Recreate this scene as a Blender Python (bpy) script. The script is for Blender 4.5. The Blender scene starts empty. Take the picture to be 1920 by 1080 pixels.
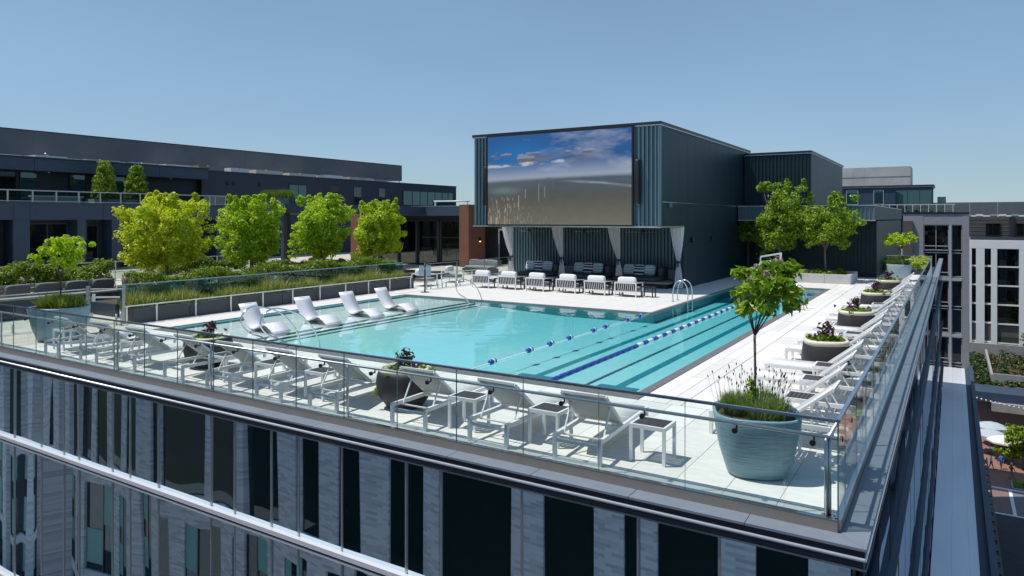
import bpy, math, random
import numpy as np
from mathutils import Vector, Matrix, Euler

random.seed(7)
rng = np.random.default_rng(11)
SC = bpy.context.scene
COL = SC.collection

# ------------------------------------------------------------------ camera, world, sun, exposure
cam_d = bpy.data.cameras.new('camera')
cam = bpy.data.objects.new('camera', cam_d)
COL.objects.link(cam)
YAW = 0.5587
cam.location = (1.0425, -8.2073, 3.23)
cam.rotation_euler = (math.radians(90), 0, YAW)
cam_d.sensor_width = 36.0
cam_d.lens = 1324.0 / 1920.0 * 36.0
cam_d.shift_y = -130.3 / 1920.0
cam_d.clip_start = 0.1
cam_d.clip_end = 6000
SC.camera = cam

SUN_DIR = Vector((-0.36, -0.23, 1.0)).normalized()
w = bpy.data.worlds.new('World')
SC.world = w
w.use_nodes = True
wn = w.node_tree
for n in list(wn.nodes):
    wn.nodes.remove(n)
wo = wn.nodes.new('ShaderNodeOutputWorld')
wb = wn.nodes.new('ShaderNodeBackground')
sky = wn.nodes.new('ShaderNodeTexSky')
sky.sky_type = 'NISHITA'
sky.sun_disc = False
sky.sun_elevation = math.asin(SUN_DIR.z)
sky.sun_rotation = math.atan2(SUN_DIR.x, SUN_DIR.y)
sky.altitude = 0
sky.air_density = 1.0
sky.dust_density = 0.15
sky.ozone_density = 2.5
wb.inputs['Strength'].default_value = 0.15
gm = wn.nodes.new('ShaderNodeGamma'); gm.inputs[1].default_value = 0.52      # haze evens the sky out
tn = wn.nodes.new('ShaderNodeMix'); tn.data_type = 'RGBA'; tn.blend_type = 'MULTIPLY'; tn.inputs[0].default_value = 1.0
tn.inputs[7].default_value = (0.85, 1.09, 1.31, 1)
wn.links.new(sky.outputs[0], gm.inputs[0]); wn.links.new(gm.outputs[0], tn.inputs[6]); wtc = wn.nodes.new('ShaderNodeTexCoord'); wmp = wn.nodes.new('ShaderNodeMapping'); wmp.inputs['Scale'].default_value = (1.6, 1.6, 5.0)
wnz = wn.nodes.new('ShaderNodeTexNoise'); wnz.inputs['Scale'].default_value = 1.3; wnz.inputs['Detail'].default_value = 5      # faint uneven haze
wmr = wn.nodes.new('ShaderNodeMapRange'); wmr.inputs[1].default_value = 0.3; wmr.inputs[2].default_value = 0.75; wmr.inputs[3].default_value = 0.965; wmr.inputs[4].default_value = 1.06
wvm = wn.nodes.new('ShaderNodeVectorMath'); wvm.operation = 'SCALE'
wn.links.new(wtc.outputs['Generated'], wmp.inputs[0]); wn.links.new(wmp.outputs[0], wnz.inputs['Vector']); wn.links.new(wnz.outputs[0], wmr.inputs[0])
wn.links.new(tn.outputs[2], wvm.inputs[0]); wn.links.new(wmr.outputs[0], wvm.inputs['Scale']); wn.links.new(wvm.outputs[0], wb.inputs[0])
wn.links.new(wb.outputs[0], wo.inputs[0])

sd = bpy.data.lights.new('sun', 'SUN')
sd.energy = 3.35
sd.angle = math.radians(0.5)
sd.color = (1.0, 0.955, 0.89)
so = bpy.data.objects.new('sun', sd)
COL.objects.link(so)
so.rotation_euler = SUN_DIR.to_track_quat('Z', 'Y').to_euler()
so.location = (-20, -20, 60)

SC.view_settings.view_transform = 'Standard'
SC.view_settings.look = 'None'
SC.view_settings.exposure = 0.36
SC.view_settings.gamma = 1.0
SC.view_settings.use_curve_mapping = False
SC.render.engine = 'CYCLES'
SC.cycles.use_denoising = True
SC.cycles.max_bounces = 10
SC.cycles.transparent_max_bounces = 40
SC.cycles.caustics_reflective = False
SC.cycles.caustics_refractive = False
SC.cycles.sample_clamp_indirect = 6.0

# ------------------------------------------------------------------ helpers
class MB:
    """collects boxes, bars, tubes ... and links them as ONE mesh"""
    def __init__(s):
        s.v = []; s.f = []; s.m = []; s.sm = []
    def add(s, vs, fs, mi=0, smooth=False):
        o = len(s.v)
        s.v.extend([tuple(p) for p in vs])
        for f in fs:
            s.f.append(tuple(i + o for i in f)); s.m.append(mi); s.sm.append(smooth)
        return s
    def box(s, x0, x1, y0, y1, z0, z1, mi=0):
        v = [(x0,y0,z0),(x1,y0,z0),(x1,y1,z0),(x0,y1,z0),(x0,y0,z1),(x1,y0,z1),(x1,y1,z1),(x0,y1,z1)]
        return s.add(v, [(0,3,2,1),(4,5,6,7),(0,1,5,4),(1,2,6,5),(2,3,7,6),(3,0,4,7)], mi)
    def bar(s, p, q, wd, ht, mi=0, up=(0,0,1)):
        p = Vector(p); q = Vector(q); d = (q - p).normalized()
        u = Vector(up)
        if abs(d.dot(u)) > 0.98: u = Vector((1,0,0))
        sx = d.cross(u).normalized(); sz = sx.cross(d).normalized()
        v = []
        for e in (p, q):
            for a, b in ((-1,-1),(1,-1),(1,1),(-1,1)):
                v.append(e + sx*(a*wd/2) + sz*(b*ht/2))
        return s.add(v, [(0,1,2,3),(7,6,5,4),(0,4,5,1),(1,5,6,2),(2,6,7,3),(3,7,4,0)], mi)
    def tube(s, pts, r, n=8, mi=0, closed=False):
        pts = [Vector(p) for p in pts]
        k = len(pts)
        rs = r if isinstance(r, (list, tuple)) else [r]*k
        v = []; ref = None
        for i, p in enumerate(pts):
            if closed:
                d = pts[(i+1) % k] - pts[i-1]
            else:
                d = pts[min(i+1, k-1)] - pts[max(i-1, 0)]
            d.normalize()
            if ref is None:
                ref = Vector((0,0,1)) if abs(d.z) < 0.9 else Vector((1,0,0))
            a = d.cross(ref).normalized(); b = a.cross(d).normalized()
            ref = b
            for j in range(n):
                t = 2*math.pi*j/n
                v.append(p + (a*math.cos(t) + b*math.sin(t))*rs[i])
        f = []
        for i in range(k if closed else k-1):
            for j in range(n):
                i2 = (i+1) % k
                f.append((i*n+j, i*n+(j+1) % n, i2*n+(j+1) % n, i2*n+j))
        s.add(v, f, mi, True)
        if not closed:
            o = len(s.v) - k*n
            s.f.append(tuple(o+j for j in reversed(range(n)))); s.m.append(mi); s.sm.append(False)
            s.f.append(tuple(o+(k-1)*n+j for j in range(n))); s.m.append(mi); s.sm.append(False)
        return s
    def cyl(s, c, r, h, n=16, mi=0, axis='z'):
        c = Vector(c)
        e = {'z': Vector((0,0,h)), 'x': Vector((h,0,0)), 'y': Vector((0,h,0))}[axis]
        return s.tube([c, c+e], r, n, mi)
    def lathe(s, prof, n=32, c=(0,0,0), mi=0, sq=2.0, sx=1.0, sy=1.0):
        v = []; f = []; k = len(prof)
        for r, z in prof:
            for j in range(n):
                t = 2*math.pi*j/n
                ct, st = math.cos(t), math.sin(t)
                x = math.copysign(abs(ct)**(2/sq), ct)*r*sx; y = math.copysign(abs(st)**(2/sq), st)*r*sy
                v.append((c[0]+x, c[1]+y, c[2]+z))
        for i in range(k-1):
            for j in range(n):
                f.append((i*n+j, i*n+(j+1) % n, (i+1)*n+(j+1) % n, (i+1)*n+j))
        s.add(v, f, mi, True)
        o = len(s.v) - k*n
        if prof[0][0] > 1e-4:
            s.f.append(tuple(o+j for j in reversed(range(n)))); s.m.append(mi); s.sm.append(False)
        if prof[-1][0] > 1e-4:
            s.f.append(tuple(o+(k-1)*n+j for j in range(n))); s.m.append(mi); s.sm.append(False)
        return s
    def prism(s, poly, z0, z1, mi=0, top=None):
        n = len(poly)
        v = [(x, y, z0) for x, y in poly] + [(x, y, z1) for x, y in poly]
        s.add(v, [tuple(reversed(range(n)))] + [(i, (i+1) % n, n+(i+1) % n, n+i) for i in range(n)], mi)
        o = len(s.v) - 2*n
        s.f.append(tuple(o+n+i for i in range(n))); s.m.append(mi if top is None else top); s.sm.append(False)
        return s
    def slab(s, prof, y0, y1, th, mi=0, axis='x'):
        """ribbon along a 2D profile (a,z) of thickness th, swept from y0 to y1"""
        k = len(prof); up = []; dn = []
        for i, (a, z) in enumerate(prof):
            a0, z0 = prof[max(i-1, 0)]; a1, z1 = prof[min(i+1, k-1)]
            l = math.hypot(a1-a0, z1-z0) or 1
            nx, nz = -(z1-z0)/l, (a1-a0)/l
            up.append((a+nx*th/2, z+nz*th/2)); dn.append((a-nx*th/2, z-nz*th/2))
        ring = up + dn[::-1]; n = len(ring)
        v = [(a, y0, z) if axis == 'x' else (y0, a, z) for a, z in ring] + [(a, y1, z) if axis == 'x' else (y1, a, z) for a, z in ring]
        f = [(i, (i+1) % n, n+(i+1) % n, n+i) for i in range(n)]
        if axis == 'x': f = [tuple(reversed(q)) for q in f]
        s.add(v, f, mi, True)
        o = len(s.v) - 2*n
        for i in range(k-1):
            a, b, c, d = i, i+1, n-2-i, n-1-i
            q1 = (o+a, o+b, o+c, o+d); q2 = tuple(o+n+t for t in (d, c, b, a))
            if axis != 'x': q1, q2 = q1[::-1], q2[::-1]
            s.f.append(q1); s.m.append(mi); s.sm.append(False)
            s.f.append(q2); s.m.append(mi); s.sm.append(False)
        return s
    def mesh(s, name, mats):
        me = bpy.data.meshes.new(name)
        me.from_pydata(s.v, [], s.f)
        mats = mats if isinstance(mats, (list, tuple)) else [mats]
        for m in mats: me.materials.append(m)
        me.polygons.foreach_set('material_index', s.m)
        me.polygons.foreach_set('use_smooth', s.sm)
        me.update()
        return me

def inst(name, me, parent=None, loc=(0,0,0), rot=(0,0,0)):
    o = bpy.data.objects.new(name, me)
    o.location = loc; o.rotation_euler = rot
    if parent is not None: o.parent = parent
    COL.objects.link(o)
    return o
def obj(name, mb, mats, parent=None, loc=(0,0,0), rot=(0,0,0), bevel=0):
    o = inst(name, mb.mesh(name, mats), parent, loc, rot)
    if bevel:
        b = o.modifiers.new('bevel', 'BEVEL'); b.width = bevel; b.segments = 2; b.limit_method = 'ANGLE'
    return o
def tag(o, label=None, cat=None, group=None, kind=None):
    if label: o['label'] = label
    if cat: o['category'] = cat
    if group: o['group'] = group
    if kind: o['kind'] = kind
    return o
def thing(name, label, cat, loc=(0,0,0), rz=0, group=None):
    o = bpy.data.objects.new(name, None)
    o.empty_display_size = 0.2
    o.location = loc; o.rotation_euler = (0,0,rz)
    COL.objects.link(o)
    return tag(o, label, cat, group)
def kids(o):
    return [c for c in bpy.data.objects if c.parent == o]
def dup(root, loc, rz, label, group=None, tree=None):
    r = root.copy(); COL.objects.link(r); r.location = loc; r.rotation_euler = (0,0,rz)
    r['label'] = label
    if group: r['group'] = group
    for ch, subs in (tree or [(c, kids(c)) for c in kids(root)]):
        c = ch.copy(); COL.objects.link(c); c.parent = r
        for g in subs:
            d = g.copy(); COL.objects.link(d); d.parent = c
    return r
def tree_of(root):
    return [(c, kids(c)) for c in kids(root)]

# ------------------------------------------------------------------ materials
def mat(name):
    m = bpy.data.materials.new(name); m.use_nodes = True
    nt = m.node_tree
    b = nt.nodes['Principled BSDF']
    return m, nt, b
def pbr(name, col, rough=0.5, metal=0.0, spec=0.5, noise=0.0, scale=6.0, bump=0.0, bscale=40.0, objvar=0.0, stretch=None, coat=0.0):
    m, nt, b = mat(name)
    b.inputs['Roughness'].default_value = rough
    b.inputs['Metallic'].default_value = metal
    b.inputs['Specular IOR Level'].default_value = spec
    b.inputs['Base Color'].default_value = (*col, 1)
    if coat: b.inputs['Coat Weight'].default_value = coat
    L = nt.links.new
    tc = None
    def coords():
        nonlocal tc
        if tc is None:
            t = nt.nodes.new('ShaderNodeTexCoord'); mp = nt.nodes.new('ShaderNodeMapping')
            if stretch: mp.inputs['Scale'].default_value = stretch
            L(t.outputs['Object'], mp.inputs['Vector']); tc = mp.outputs[0]
            if objvar:
                oi0 = nt.nodes.new('ShaderNodeObjectInfo'); mu = nt.nodes.new('ShaderNodeMath'); mu.operation = 'MULTIPLY'; mu.inputs[1].default_value = 37.0
                L(oi0.outputs['Random'], mu.inputs[0]); L(mu.outputs[0], mp.inputs['Location'])
        return tc
    src = None
    if noise or objvar:
        val = nt.nodes.new('ShaderNodeMath'); val.operation = 'ADD'; val.inputs[0].default_value = 1.0; val.inputs[1].default_value = 0.0
        cur = val.outputs[0]
        if noise:
            nz = nt.nodes.new('ShaderNodeTexNoise'); nz.inputs['Scale'].default_value = scale; nz.inputs['Detail'].default_value = 6
            L(coords(), nz.inputs['Vector'])
            mr = nt.nodes.new('ShaderNodeMapRange'); mr.inputs[1].default_value = 0.3; mr.inputs[2].default_value = 0.7
            mr.inputs[3].default_value = 1-noise; mr.inputs[4].default_value = 1+noise
            L(nz.outputs[0], mr.inputs[0]); cur = mr.outputs[0]
        if objvar:
            oi = nt.nodes.new('ShaderNodeObjectInfo')
            mr2 = nt.nodes.new('ShaderNodeMapRange'); mr2.inputs[3].default_value = 1-objvar; mr2.inputs[4].default_value = 1+objvar
            L(oi.outputs['Random'], mr2.inputs[0])
            mm = nt.nodes.new('ShaderNodeMath'); mm.operation = 'MULTIPLY'
            L(cur, mm.inputs[0]); L(mr2.outputs[0], mm.inputs[1]); cur = mm.outputs[0]
        mx = nt.nodes.new('ShaderNodeVectorMath'); mx.operation = 'SCALE'
        mx.inputs[0].default_value = col
        L(cur, mx.inputs['Scale']); L(mx.outputs[0], b.inputs['Base Color'])
    if bump:
        nz2 = nt.nodes.new('ShaderNodeTexNoise'); nz2.inputs['Scale'].default_value = bscale; nz2.inputs['Detail'].default_value = 4
        L(coords(), nz2.inputs['Vector'])
        bp = nt.nodes.new('ShaderNodeBump'); bp.inputs['Strength'].default_value = bump; bp.inputs['Distance'].default_value = 0.02
        L(nz2.outputs[0], bp.inputs['Height']); L(bp.outputs[0], b.inputs['Normal'])
    return m
def foliage_mat(name, c1, c2, c3=None, transl=0.35):
    """leaf: diffuse + translucent + weak gloss; the hue differs from leaf to leaf"""
    m = bpy.data.materials.new(name); m.use_nodes = True
    nt = m.node_tree; L = nt.links.new
    for n in list(nt.nodes): nt.nodes.remove(n)
    out = nt.nodes.new('ShaderNodeOutputMaterial')
    g = nt.nodes.new('ShaderNodeNewGeometry')
    cr = nt.nodes.new('ShaderNodeValToRGB')
    cr.color_ramp.elements[0].color = (*c1, 1); cr.color_ramp.elements[1].color = (*(c3 or c2), 1)
    if c3:
        e = cr.color_ramp.elements.new(0.7); e.color = (*c2, 1)
    L(g.outputs['Random Per Island'], cr.inputs[0])
    d = nt.nodes.new('ShaderNodeBsdfDiffuse'); t = nt.nodes.new('ShaderNodeBsdfTranslucent')
    gl = nt.nodes.new('ShaderNodeBsdfGlossy'); gl.inputs['Roughness'].default_value = 0.45; gl.inputs['Color'].default_value = (0.6,0.6,0.6,1)
    L(cr.outputs[0], d.inputs[0]); L(cr.outputs[0], t.inputs[0])
    m1 = nt.nodes.new('ShaderNodeMixShader'); m1.inputs[0].default_value = transl
    L(d.outputs[0], m1.inputs[1]); L(t.outputs[0], m1.inputs[2])
    m2 = nt.nodes.new('ShaderNodeMixShader'); m2.inputs[0].default_value = 0.06
    L(m1.outputs[0], m2.inputs[1]); L(gl.outputs[0], m2.inputs[2]); L(m2.outputs[0], out.inputs[0])
    return m
def glass_mat(name, tint, refl_tint=(1,1,1), ior=1.5, base=0.0, rough=0.0):
    """clear pane: see-through tint with a Fresnel mirror on top"""
    m = bpy.data.materials.new(name); m.use_nodes = True
    nt = m.node_tree; L = nt.links.new
    for n in list(nt.nodes): nt.nodes.remove(n)
    out = nt.nodes.new('ShaderNodeOutputMaterial')
    tr = nt.nodes.new('ShaderNodeBsdfTransparent'); tr.inputs[0].default_value = (*tint, 1)
    gl = nt.nodes.new('ShaderNodeBsdfGlossy'); gl.inputs['Roughness'].default_value = rough; gl.inputs['Color'].default_value = (*refl_tint, 1)
    lw = nt.nodes.new('ShaderNodeFresnel'); lw.inputs[0].default_value = ior
    # same reflectance on both faces of the sheet (no total reflection inside it)
    g = nt.nodes.new('ShaderNodeNewGeometry'); mi = nt.nodes.new('ShaderNodeMapRange')
    mi.inputs[3].default_value = ior; mi.inputs[4].default_value = 1.0/ior
    L(g.outputs['Backfacing'], mi.inputs[0]); L(mi.outputs[0], lw.inputs[0])
    mx = nt.nodes.new('ShaderNodeMixShader')
    if base:
        a = nt.nodes.new('ShaderNodeMath'); a.operation = 'ADD'; a.inputs[1].default_value = base; a.use_clamp = True
        L(lw.outputs[0], a.inputs[0]); L(a.outputs[0], mx.inputs[0])
    else:
        L(lw.outputs[0], mx.inputs[0])
    L(tr.outputs[0], mx.inputs[1]); L(gl.outputs[0], mx.inputs[2]); L(mx.outputs[0], out.inputs[0])
    return m
def mirror_glass(name, body, ior=2.1, wave=0.0, wscale=(0.9,0.9,0.35), refl=(0.75,0.85,0.95), fixed=None):
    """coated dark window glass that mirrors its surroundings, each pane slightly uneven"""
    m = bpy.data.materials.new(name); m.use_nodes = True
    nt = m.node_tree; L = nt.links.new
    for n in list(nt.nodes): nt.nodes.remove(n)
    out = nt.nodes.new('ShaderNodeOutputMaterial')
    d = nt.nodes.new('ShaderNodeBsdfDiffuse'); d.inputs[0].default_value = (*body, 1)
    gl = nt.nodes.new('ShaderNodeBsdfGlossy'); gl.inputs['Roughness'].default_value = 0.01; gl.inputs['Color'].default_value = (*refl, 1)
    fr = nt.nodes.new('ShaderNodeFresnel'); fr.inputs[0].default_value = ior
    mx = nt.nodes.new('ShaderNodeMixShader')
    if fixed: mx.inputs[0].default_value = fixed
    else: L(fr.outputs[0], mx.inputs[0])
    L(d.outputs[0], mx.inputs[1]); L(gl.outputs[0], mx.inputs[2]); L(mx.outputs[0], out.inputs[0])
    if wave:
        t = nt.nodes.new('ShaderNodeTexCoord'); oi = nt.nodes.new('ShaderNodeObjectInfo')
        mp = nt.nodes.new('ShaderNodeMapping'); mp.inputs['Scale'].default_value = wscale
        mu = nt.nodes.new('ShaderNodeMath'); mu.operation = 'MULTIPLY'; mu.inputs[1].default_value = 53.0
        L(oi.outputs['Random'], mu.inputs[0]); L(mu.outputs[0], mp.inputs['Location']); L(t.outputs['Object'], mp.inputs['Vector'])
        nz = nt.nodes.new('ShaderNodeTexNoise'); nz.inputs['Scale'].default_value = 1.0; nz.inputs['Detail'].default_value = 0.4
        L(mp.outputs[0], nz.inputs['Vector'])
        bp = nt.nodes.new('ShaderNodeBump'); bp.inputs['Strength'].default_value = 1.0; bp.inputs['Distance'].default_value = wave
        L(nz.outputs[0], bp.inputs['Height']); L(bp.outputs[0], gl.inputs['Normal'])
    return m

M = {}
M['tile'] = pbr('tile', (0.70, 0.68, 0.645), 0.75, noise=0.09, scale=3.0, stretch=(1.2, 9, 1), bump=0.15, bscale=14, objvar=0.085)
M['tile_base'] = pbr('tile_base', (0.16, 0.155, 0.15), 0.9)
M['beige'] = pbr('beige_paving', (0.52, 0.48, 0.41), 0.8, noise=0.1, scale=4, objvar=0.04)
M['kerb_stone'] = pbr('kerb_stone', (0.15, 0.145, 0.145), 0.55, noise=0.25, scale=12, bump=0.2)
M['coping'] = pbr('coping_metal', (0.20, 0.235, 0.28), 0.5, metal=0.15, noise=0.06, scale=5, objvar=0.03, spec=0.4)
M['shoe'] = pbr('shoe_metal', (0.33, 0.29, 0.25), 0.4, metal=0.5, noise=0.05)
M['steel'] = pbr('steel', (0.62, 0.63, 0.65), 0.22, metal=1.0)
M['steel_b'] = pbr('steel_brushed', (0.55, 0.56, 0.57), 0.38, metal=0.9)
M['chrome'] = pbr('chrome', (0.85, 0.85, 0.86), 0.3, metal=0.35)
M['navy_trim'] = pbr('navy_trim', (0.025, 0.03, 0.042), 0.4, metal=0.2)
M['black'] = pbr('black_metal', (0.012, 0.012, 0.014), 0.4)
M['rail_glass'] = glass_mat('rail_glass', (0.925, 0.97, 0.96), ior=1.27)
M['teal_glass'] = glass_mat('teal_glass', (0.42, 0.66, 0.62), ior=1.5)
M['glass_edge'] = pbr('glass_edge', (0.12, 0.26, 0.25), 0.2, spec=0.6)
M['facade_glass'] = mirror_glass('facade_glass', (0.004, 0.007, 0.008), 4.2, wave=0.0, wscale=(0.5, 0.5, 0.10), refl=(0.74, 0.88, 0.95), fixed=0.93)
M['side_glass'] = mirror_glass('side_glass', (0.006, 0.009, 0.011), 3.0, wave=0.006, wscale=(1.0, 0.5, 0.15), refl=(0.85, 0.93, 1.0), fixed=0.7)
M['win'] = mirror_glass('window_glass', (0.012, 0.017, 0.02), 1.9, wave=0.004, refl=(0.75, 0.88, 0.95))
M['win_teal'] = mirror_glass('window_glass_teal', (0.02, 0.06, 0.065), 1.9, wave=0.003, refl=(0.7, 0.95, 1.0))
M['win_dark'] = mirror_glass('window_glass_dark', (0.008, 0.009, 0.01), 1.5, wave=0.003)
M['clear'] = glass_mat('clear_glass', (0.72, 0.80, 0.76), ior=1.6)
M['navy_panel'] = pbr('navy_panel', (0.040, 0.066, 0.103), 0.5, noise=0.06, scale=1.2, spec=0.4)
M['navy_dark'] = pbr('navy_dark', (0.021, 0.033, 0.049), 0.6, noise=0.06, scale=1.2)
M['teal_metal'] = pbr('teal_metal', (0.13, 0.205, 0.24), 0.38, metal=0.35, noise=0.08, scale=0.8, stretch=(1,1,0.15), spec=0.5)
M['teal_wall'] = pbr('teal_wall', (0.017, 0.039, 0.049), 0.45, metal=0.0, noise=0.10, scale=1.2, stretch=(1,2.5,0.05), spec=0.28)
M['screen_grey'] = pbr('screen_grey', (0.16, 0.16, 0.172), 0.55, metal=0.3, noise=0.08, scale=0.7)
M['mesh_grey'] = pbr('mesh_grey', (0.55, 0.525, 0.49), 0.6, metal=0.2, noise=0.16, scale=0.7, stretch=(1,1,0.6))
M['brown_panel'] = pbr('brown_panel', (0.20, 0.085, 0.05), 0.5, noise=0.08, scale=1.0)
M['white_alu'] = pbr('white_alu', (0.78, 0.78, 0.77), 0.35, spec=0.5)
M['sling'] = pbr('sling', (0.58, 0.57, 0.54), 0.8, noise=0.05, scale=60)
M['sling_white'] = pbr('sling_white', (0.72, 0.71, 0.69), 0.8, noise=0.04, scale=60)
M['gel_white'] = pbr('gel_white', (0.80, 0.79, 0.80), 0.35, noise=0.02)
M['dark_slat'] = pbr('dark_slat', (0.055, 0.05, 0.052), 0.6, noise=0.12, scale=20, objvar=0.1)
M['charcoal'] = pbr('charcoal_cloth', (0.075, 0.08, 0.09), 0.9, noise=0.1, scale=50)
M['grey_cloth'] = pbr('grey_cloth', (0.27, 0.27, 0.28), 0.9, noise=0.07, scale=50)
M['white_cloth'] = pbr('white_cloth', (0.80, 0.80, 0.79), 0.9, noise=0.03, scale=40)
M['wood_grey'] = pbr('wood_grey', (0.30, 0.26, 0.22), 0.7, noise=0.2, scale=8, stretch=(1,6,1))
def planter_teal(name, col):
    m, nt, b = mat(name); L = nt.links.new
    b.inputs['Base Color'].default_value = (*col, 1); b.inputs['Roughness'].default_value = 0.42
    t = nt.nodes.new('ShaderNodeTexCoord'); mp = nt.nodes.new('ShaderNodeMapping'); mp.inputs['Scale'].default_value = (2.2, 2.2, 26)
    nz = nt.nodes.new('ShaderNodeTexNoise'); nz.inputs['Scale'].default_value = 2.0; nz.inputs['Detail'].default_value = 3
    bp = nt.nodes.new('ShaderNodeBump'); bp.inputs['Strength'].default_value = 0.7; bp.inputs['Distance'].default_value = 0.02
    L(t.outputs['Object'], mp.inputs[0]); L(mp.outputs[0], nz.inputs['Vector']); L(nz.outputs[0], bp.inputs['Height']); L(bp.outputs[0], b.inputs['Normal'])
    mr = nt.nodes.new('ShaderNodeMapRange'); mr.inputs[1].default_value = .3; mr.inputs[2].default_value = .7; mr.inputs[3].default_value = 0.82; mr.inputs[4].default_value = 1.15
    L(nz.outputs[0], mr.inputs[0])
    sc = nt.nodes.new('ShaderNodeVectorMath'); sc.operation = 'SCALE'; sc.inputs[0].default_value = col
    L(mr.outputs[0], sc.inputs['Scale']); L(sc.outputs[0], b.inputs['Base Color'])
    return m
M['teal_pot'] = planter_teal('teal_pot', (0.20, 0.33, 0.375))
M['pale_pot'] = planter_teal('pale_blue_pot', (0.36, 0.47, 0.54))
M['dark_pot'] = pbr('dark_pot', (0.030, 0.025, 0.025), 0.55, noise=0.12, scale=10, bump=0.1, bscale=30)
M['brass'] = pbr('aged_brass', (0.50,0.36,0.18), .45, metal=.3)
M['planter_grey'] = pbr('planter_grey', (0.055, 0.064, 0.072), .5, noise=.08, scale=2)
M['pillow_grey'] = pbr('pillow_grey', (0.13,0.13,0.135), .9, noise=.1, scale=40)
M['win_green'] = mirror_glass('window_glass_green', (0.010, 0.028, 0.025), 1.6)
M['cream'] = pbr('cream_rim', (0.72, 0.66, 0.52), 0.5, noise=0.03)
M['soil'] = pbr('soil', (0.10, 0.06, 0.035), 1.0, noise=0.5, scale=25, bump=0.8, bscale=40)
M['bark'] = pbr('bark', (0.10, 0.078, 0.06), 0.9, noise=0.3, scale=25, bump=0.4, bscale=60)
M['bark_grey'] = pbr('bark_grey', (0.20, 0.17, 0.14), 0.9, noise=0.3, scale=25, bump=0.4, bscale=60)
M['leaf_lime'] = foliage_mat('leaf_lime', (0.44, 0.56, 0.010), (0.65, 0.74, 0.014), (0.80, 0.76, 0.03), 0.5)
M['leaf_fresh'] = foliage_mat('leaf_fresh', (0.32, 0.54, 0.010), (0.53, 0.71, 0.014), (0.70, 0.77, 0.02), 0.5)
M['leaf_orange'] = foliage_mat('leaf_orange', (0.34, 0.55, 0.010), (0.54, 0.72, 0.014), (0.76, 0.68, 0.035), 0.5)
M['leaf_mid'] = foliage_mat('leaf_mid', (0.14, 0.26, 0.012), (0.30, 0.43, 0.018), (0.42, 0.50, 0.02), 0.38)
M['leaf_box'] = foliage_mat('leaf_boxwood', (0.07, 0.15, 0.006), (0.20, 0.31, 0.010), (0.42, 0.48, 0.016), 0.34)
M['leaf_hyd'] = foliage_mat('leaf_hydrangea', (0.10, 0.24, 0.010), (0.26, 0.42, 0.014), (0.44, 0.55, 0.02), 0.38)
M['leaf_deep'] = foliage_mat('leaf_deep', (0.16, 0.30, 0.010), (0.30, 0.46, 0.014), (0.46, 0.56, 0.02), 0.42)
M['leaf_shade'] = foliage_mat('leaf_shade', (0.02, 0.05, 0.006), (0.04, 0.08, 0.008), (0.07, 0.11, 0.01), 0.25)
M['grass_tan'] = foliage_mat('grass_tan', (0.16, 0.26, 0.03), (0.32, 0.36, 0.07), (0.52, 0.44, 0.15), 0.38)
M['grass_green'] = foliage_mat('grass_green', (0.10, 0.17, 0.02), (0.20, 0.29, 0.03), (0.32, 0.36, 0.07), 0.35)
M['grass_orange'] = foliage_mat('grass_orange', (0.25, 0.10, 0.015), (0.42, 0.17, 0.02), (0.5, 0.25, 0.04), 0.3)
M['lavender'] = foliage_mat('lavender', (0.14, 0.24, 0.05), (0.25, 0.36, 0.08), (0.36, 0.42, 0.13), 0.35)
M['lav_stem'] = foliage_mat('lavender_stem', (0.16, 0.14, 0.09), (0.22, 0.19, 0.13), (0.13, 0.10, 0.14), 0.2)
M['petal_p'] = foliage_mat('petal_purple', (0.05, 0.015, 0.12), (0.14, 0.03, 0.22), (0.30, 0.10, 0.32), 0.3)
M['petal_d'] = foliage_mat('leaf_burgundy', (0.05, 0.02, 0.022), (0.09, 0.04, 0.035), (0.14, 0.05, 0.06), 0.25)
M['bloom'] = foliage_mat('dry_bloom', (0.34, 0.25, 0.18), (0.44, 0.34, 0.24), (0.54, 0.46, 0.34), 0.3)
M['stone_box'] = pbr('stone_box', (0.50, 0.49, 0.48), 0.8, noise=0.08, scale=3, objvar=0.03)
M['pool_plaster'] = pbr('pool_plaster', (0.78, 0.80, 0.79), 0.7, noise=0.03, scale=2)
M['pool_line'] = pbr('pool_line_tile', (0.04, 0.24, 0.31), 0.4)
M['nosing'] = pbr('nosing_tile', (0.05, 0.20, 0.21), 0.4)
M['rope_blue'] = pbr('float_blue', (0.015, 0.07, 0.33), 0.4)
M['rope_white'] = pbr('float_white', (0.82, 0.82, 0.82), 0.4)
M['asphalt'] = pbr('asphalt', (0.05, 0.046, 0.047), 0.9, noise=0.15, scale=1.5)
M['paver'] = pbr('brick_paving', (0.27, 0.135, 0.09), 0.85, noise=0.15, scale=2.5)
M['crossing'] = pbr('crossing_paving', (0.20, 0.13, 0.11), 0.85, noise=0.1, scale=2.5)
M['road_grey'] = pbr('road_grey', (0.16, 0.16, 0.155), 0.9, noise=0.1, scale=2)
M['paint_white'] = pbr('road_paint', (0.75, 0.74, 0.72), 0.7, noise=0.05)
M['membrane'] = pbr('roof_membrane', (0.92, 0.95, 0.97), 0.48, metal=0.6, noise=0.05, scale=0.8, stretch=(1,0.2,1))
M['white_clad'] = pbr('white_cladding', (0.78, 0.78, 0.77), 0.6, noise=0.03, scale=0.5)
M['concrete'] = pbr('concrete', (0.30, 0.295, 0.28), 0.85, noise=0.12, scale=1.5)
M['siding'] = pbr('dark_siding', (0.10, 0.09, 0.085), 0.7, noise=0.08, scale=1)
M['earth'] = pbr('earth', (0.11, 0.11, 0.09), 0.95, noise=0.3, scale=0.02)
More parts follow.
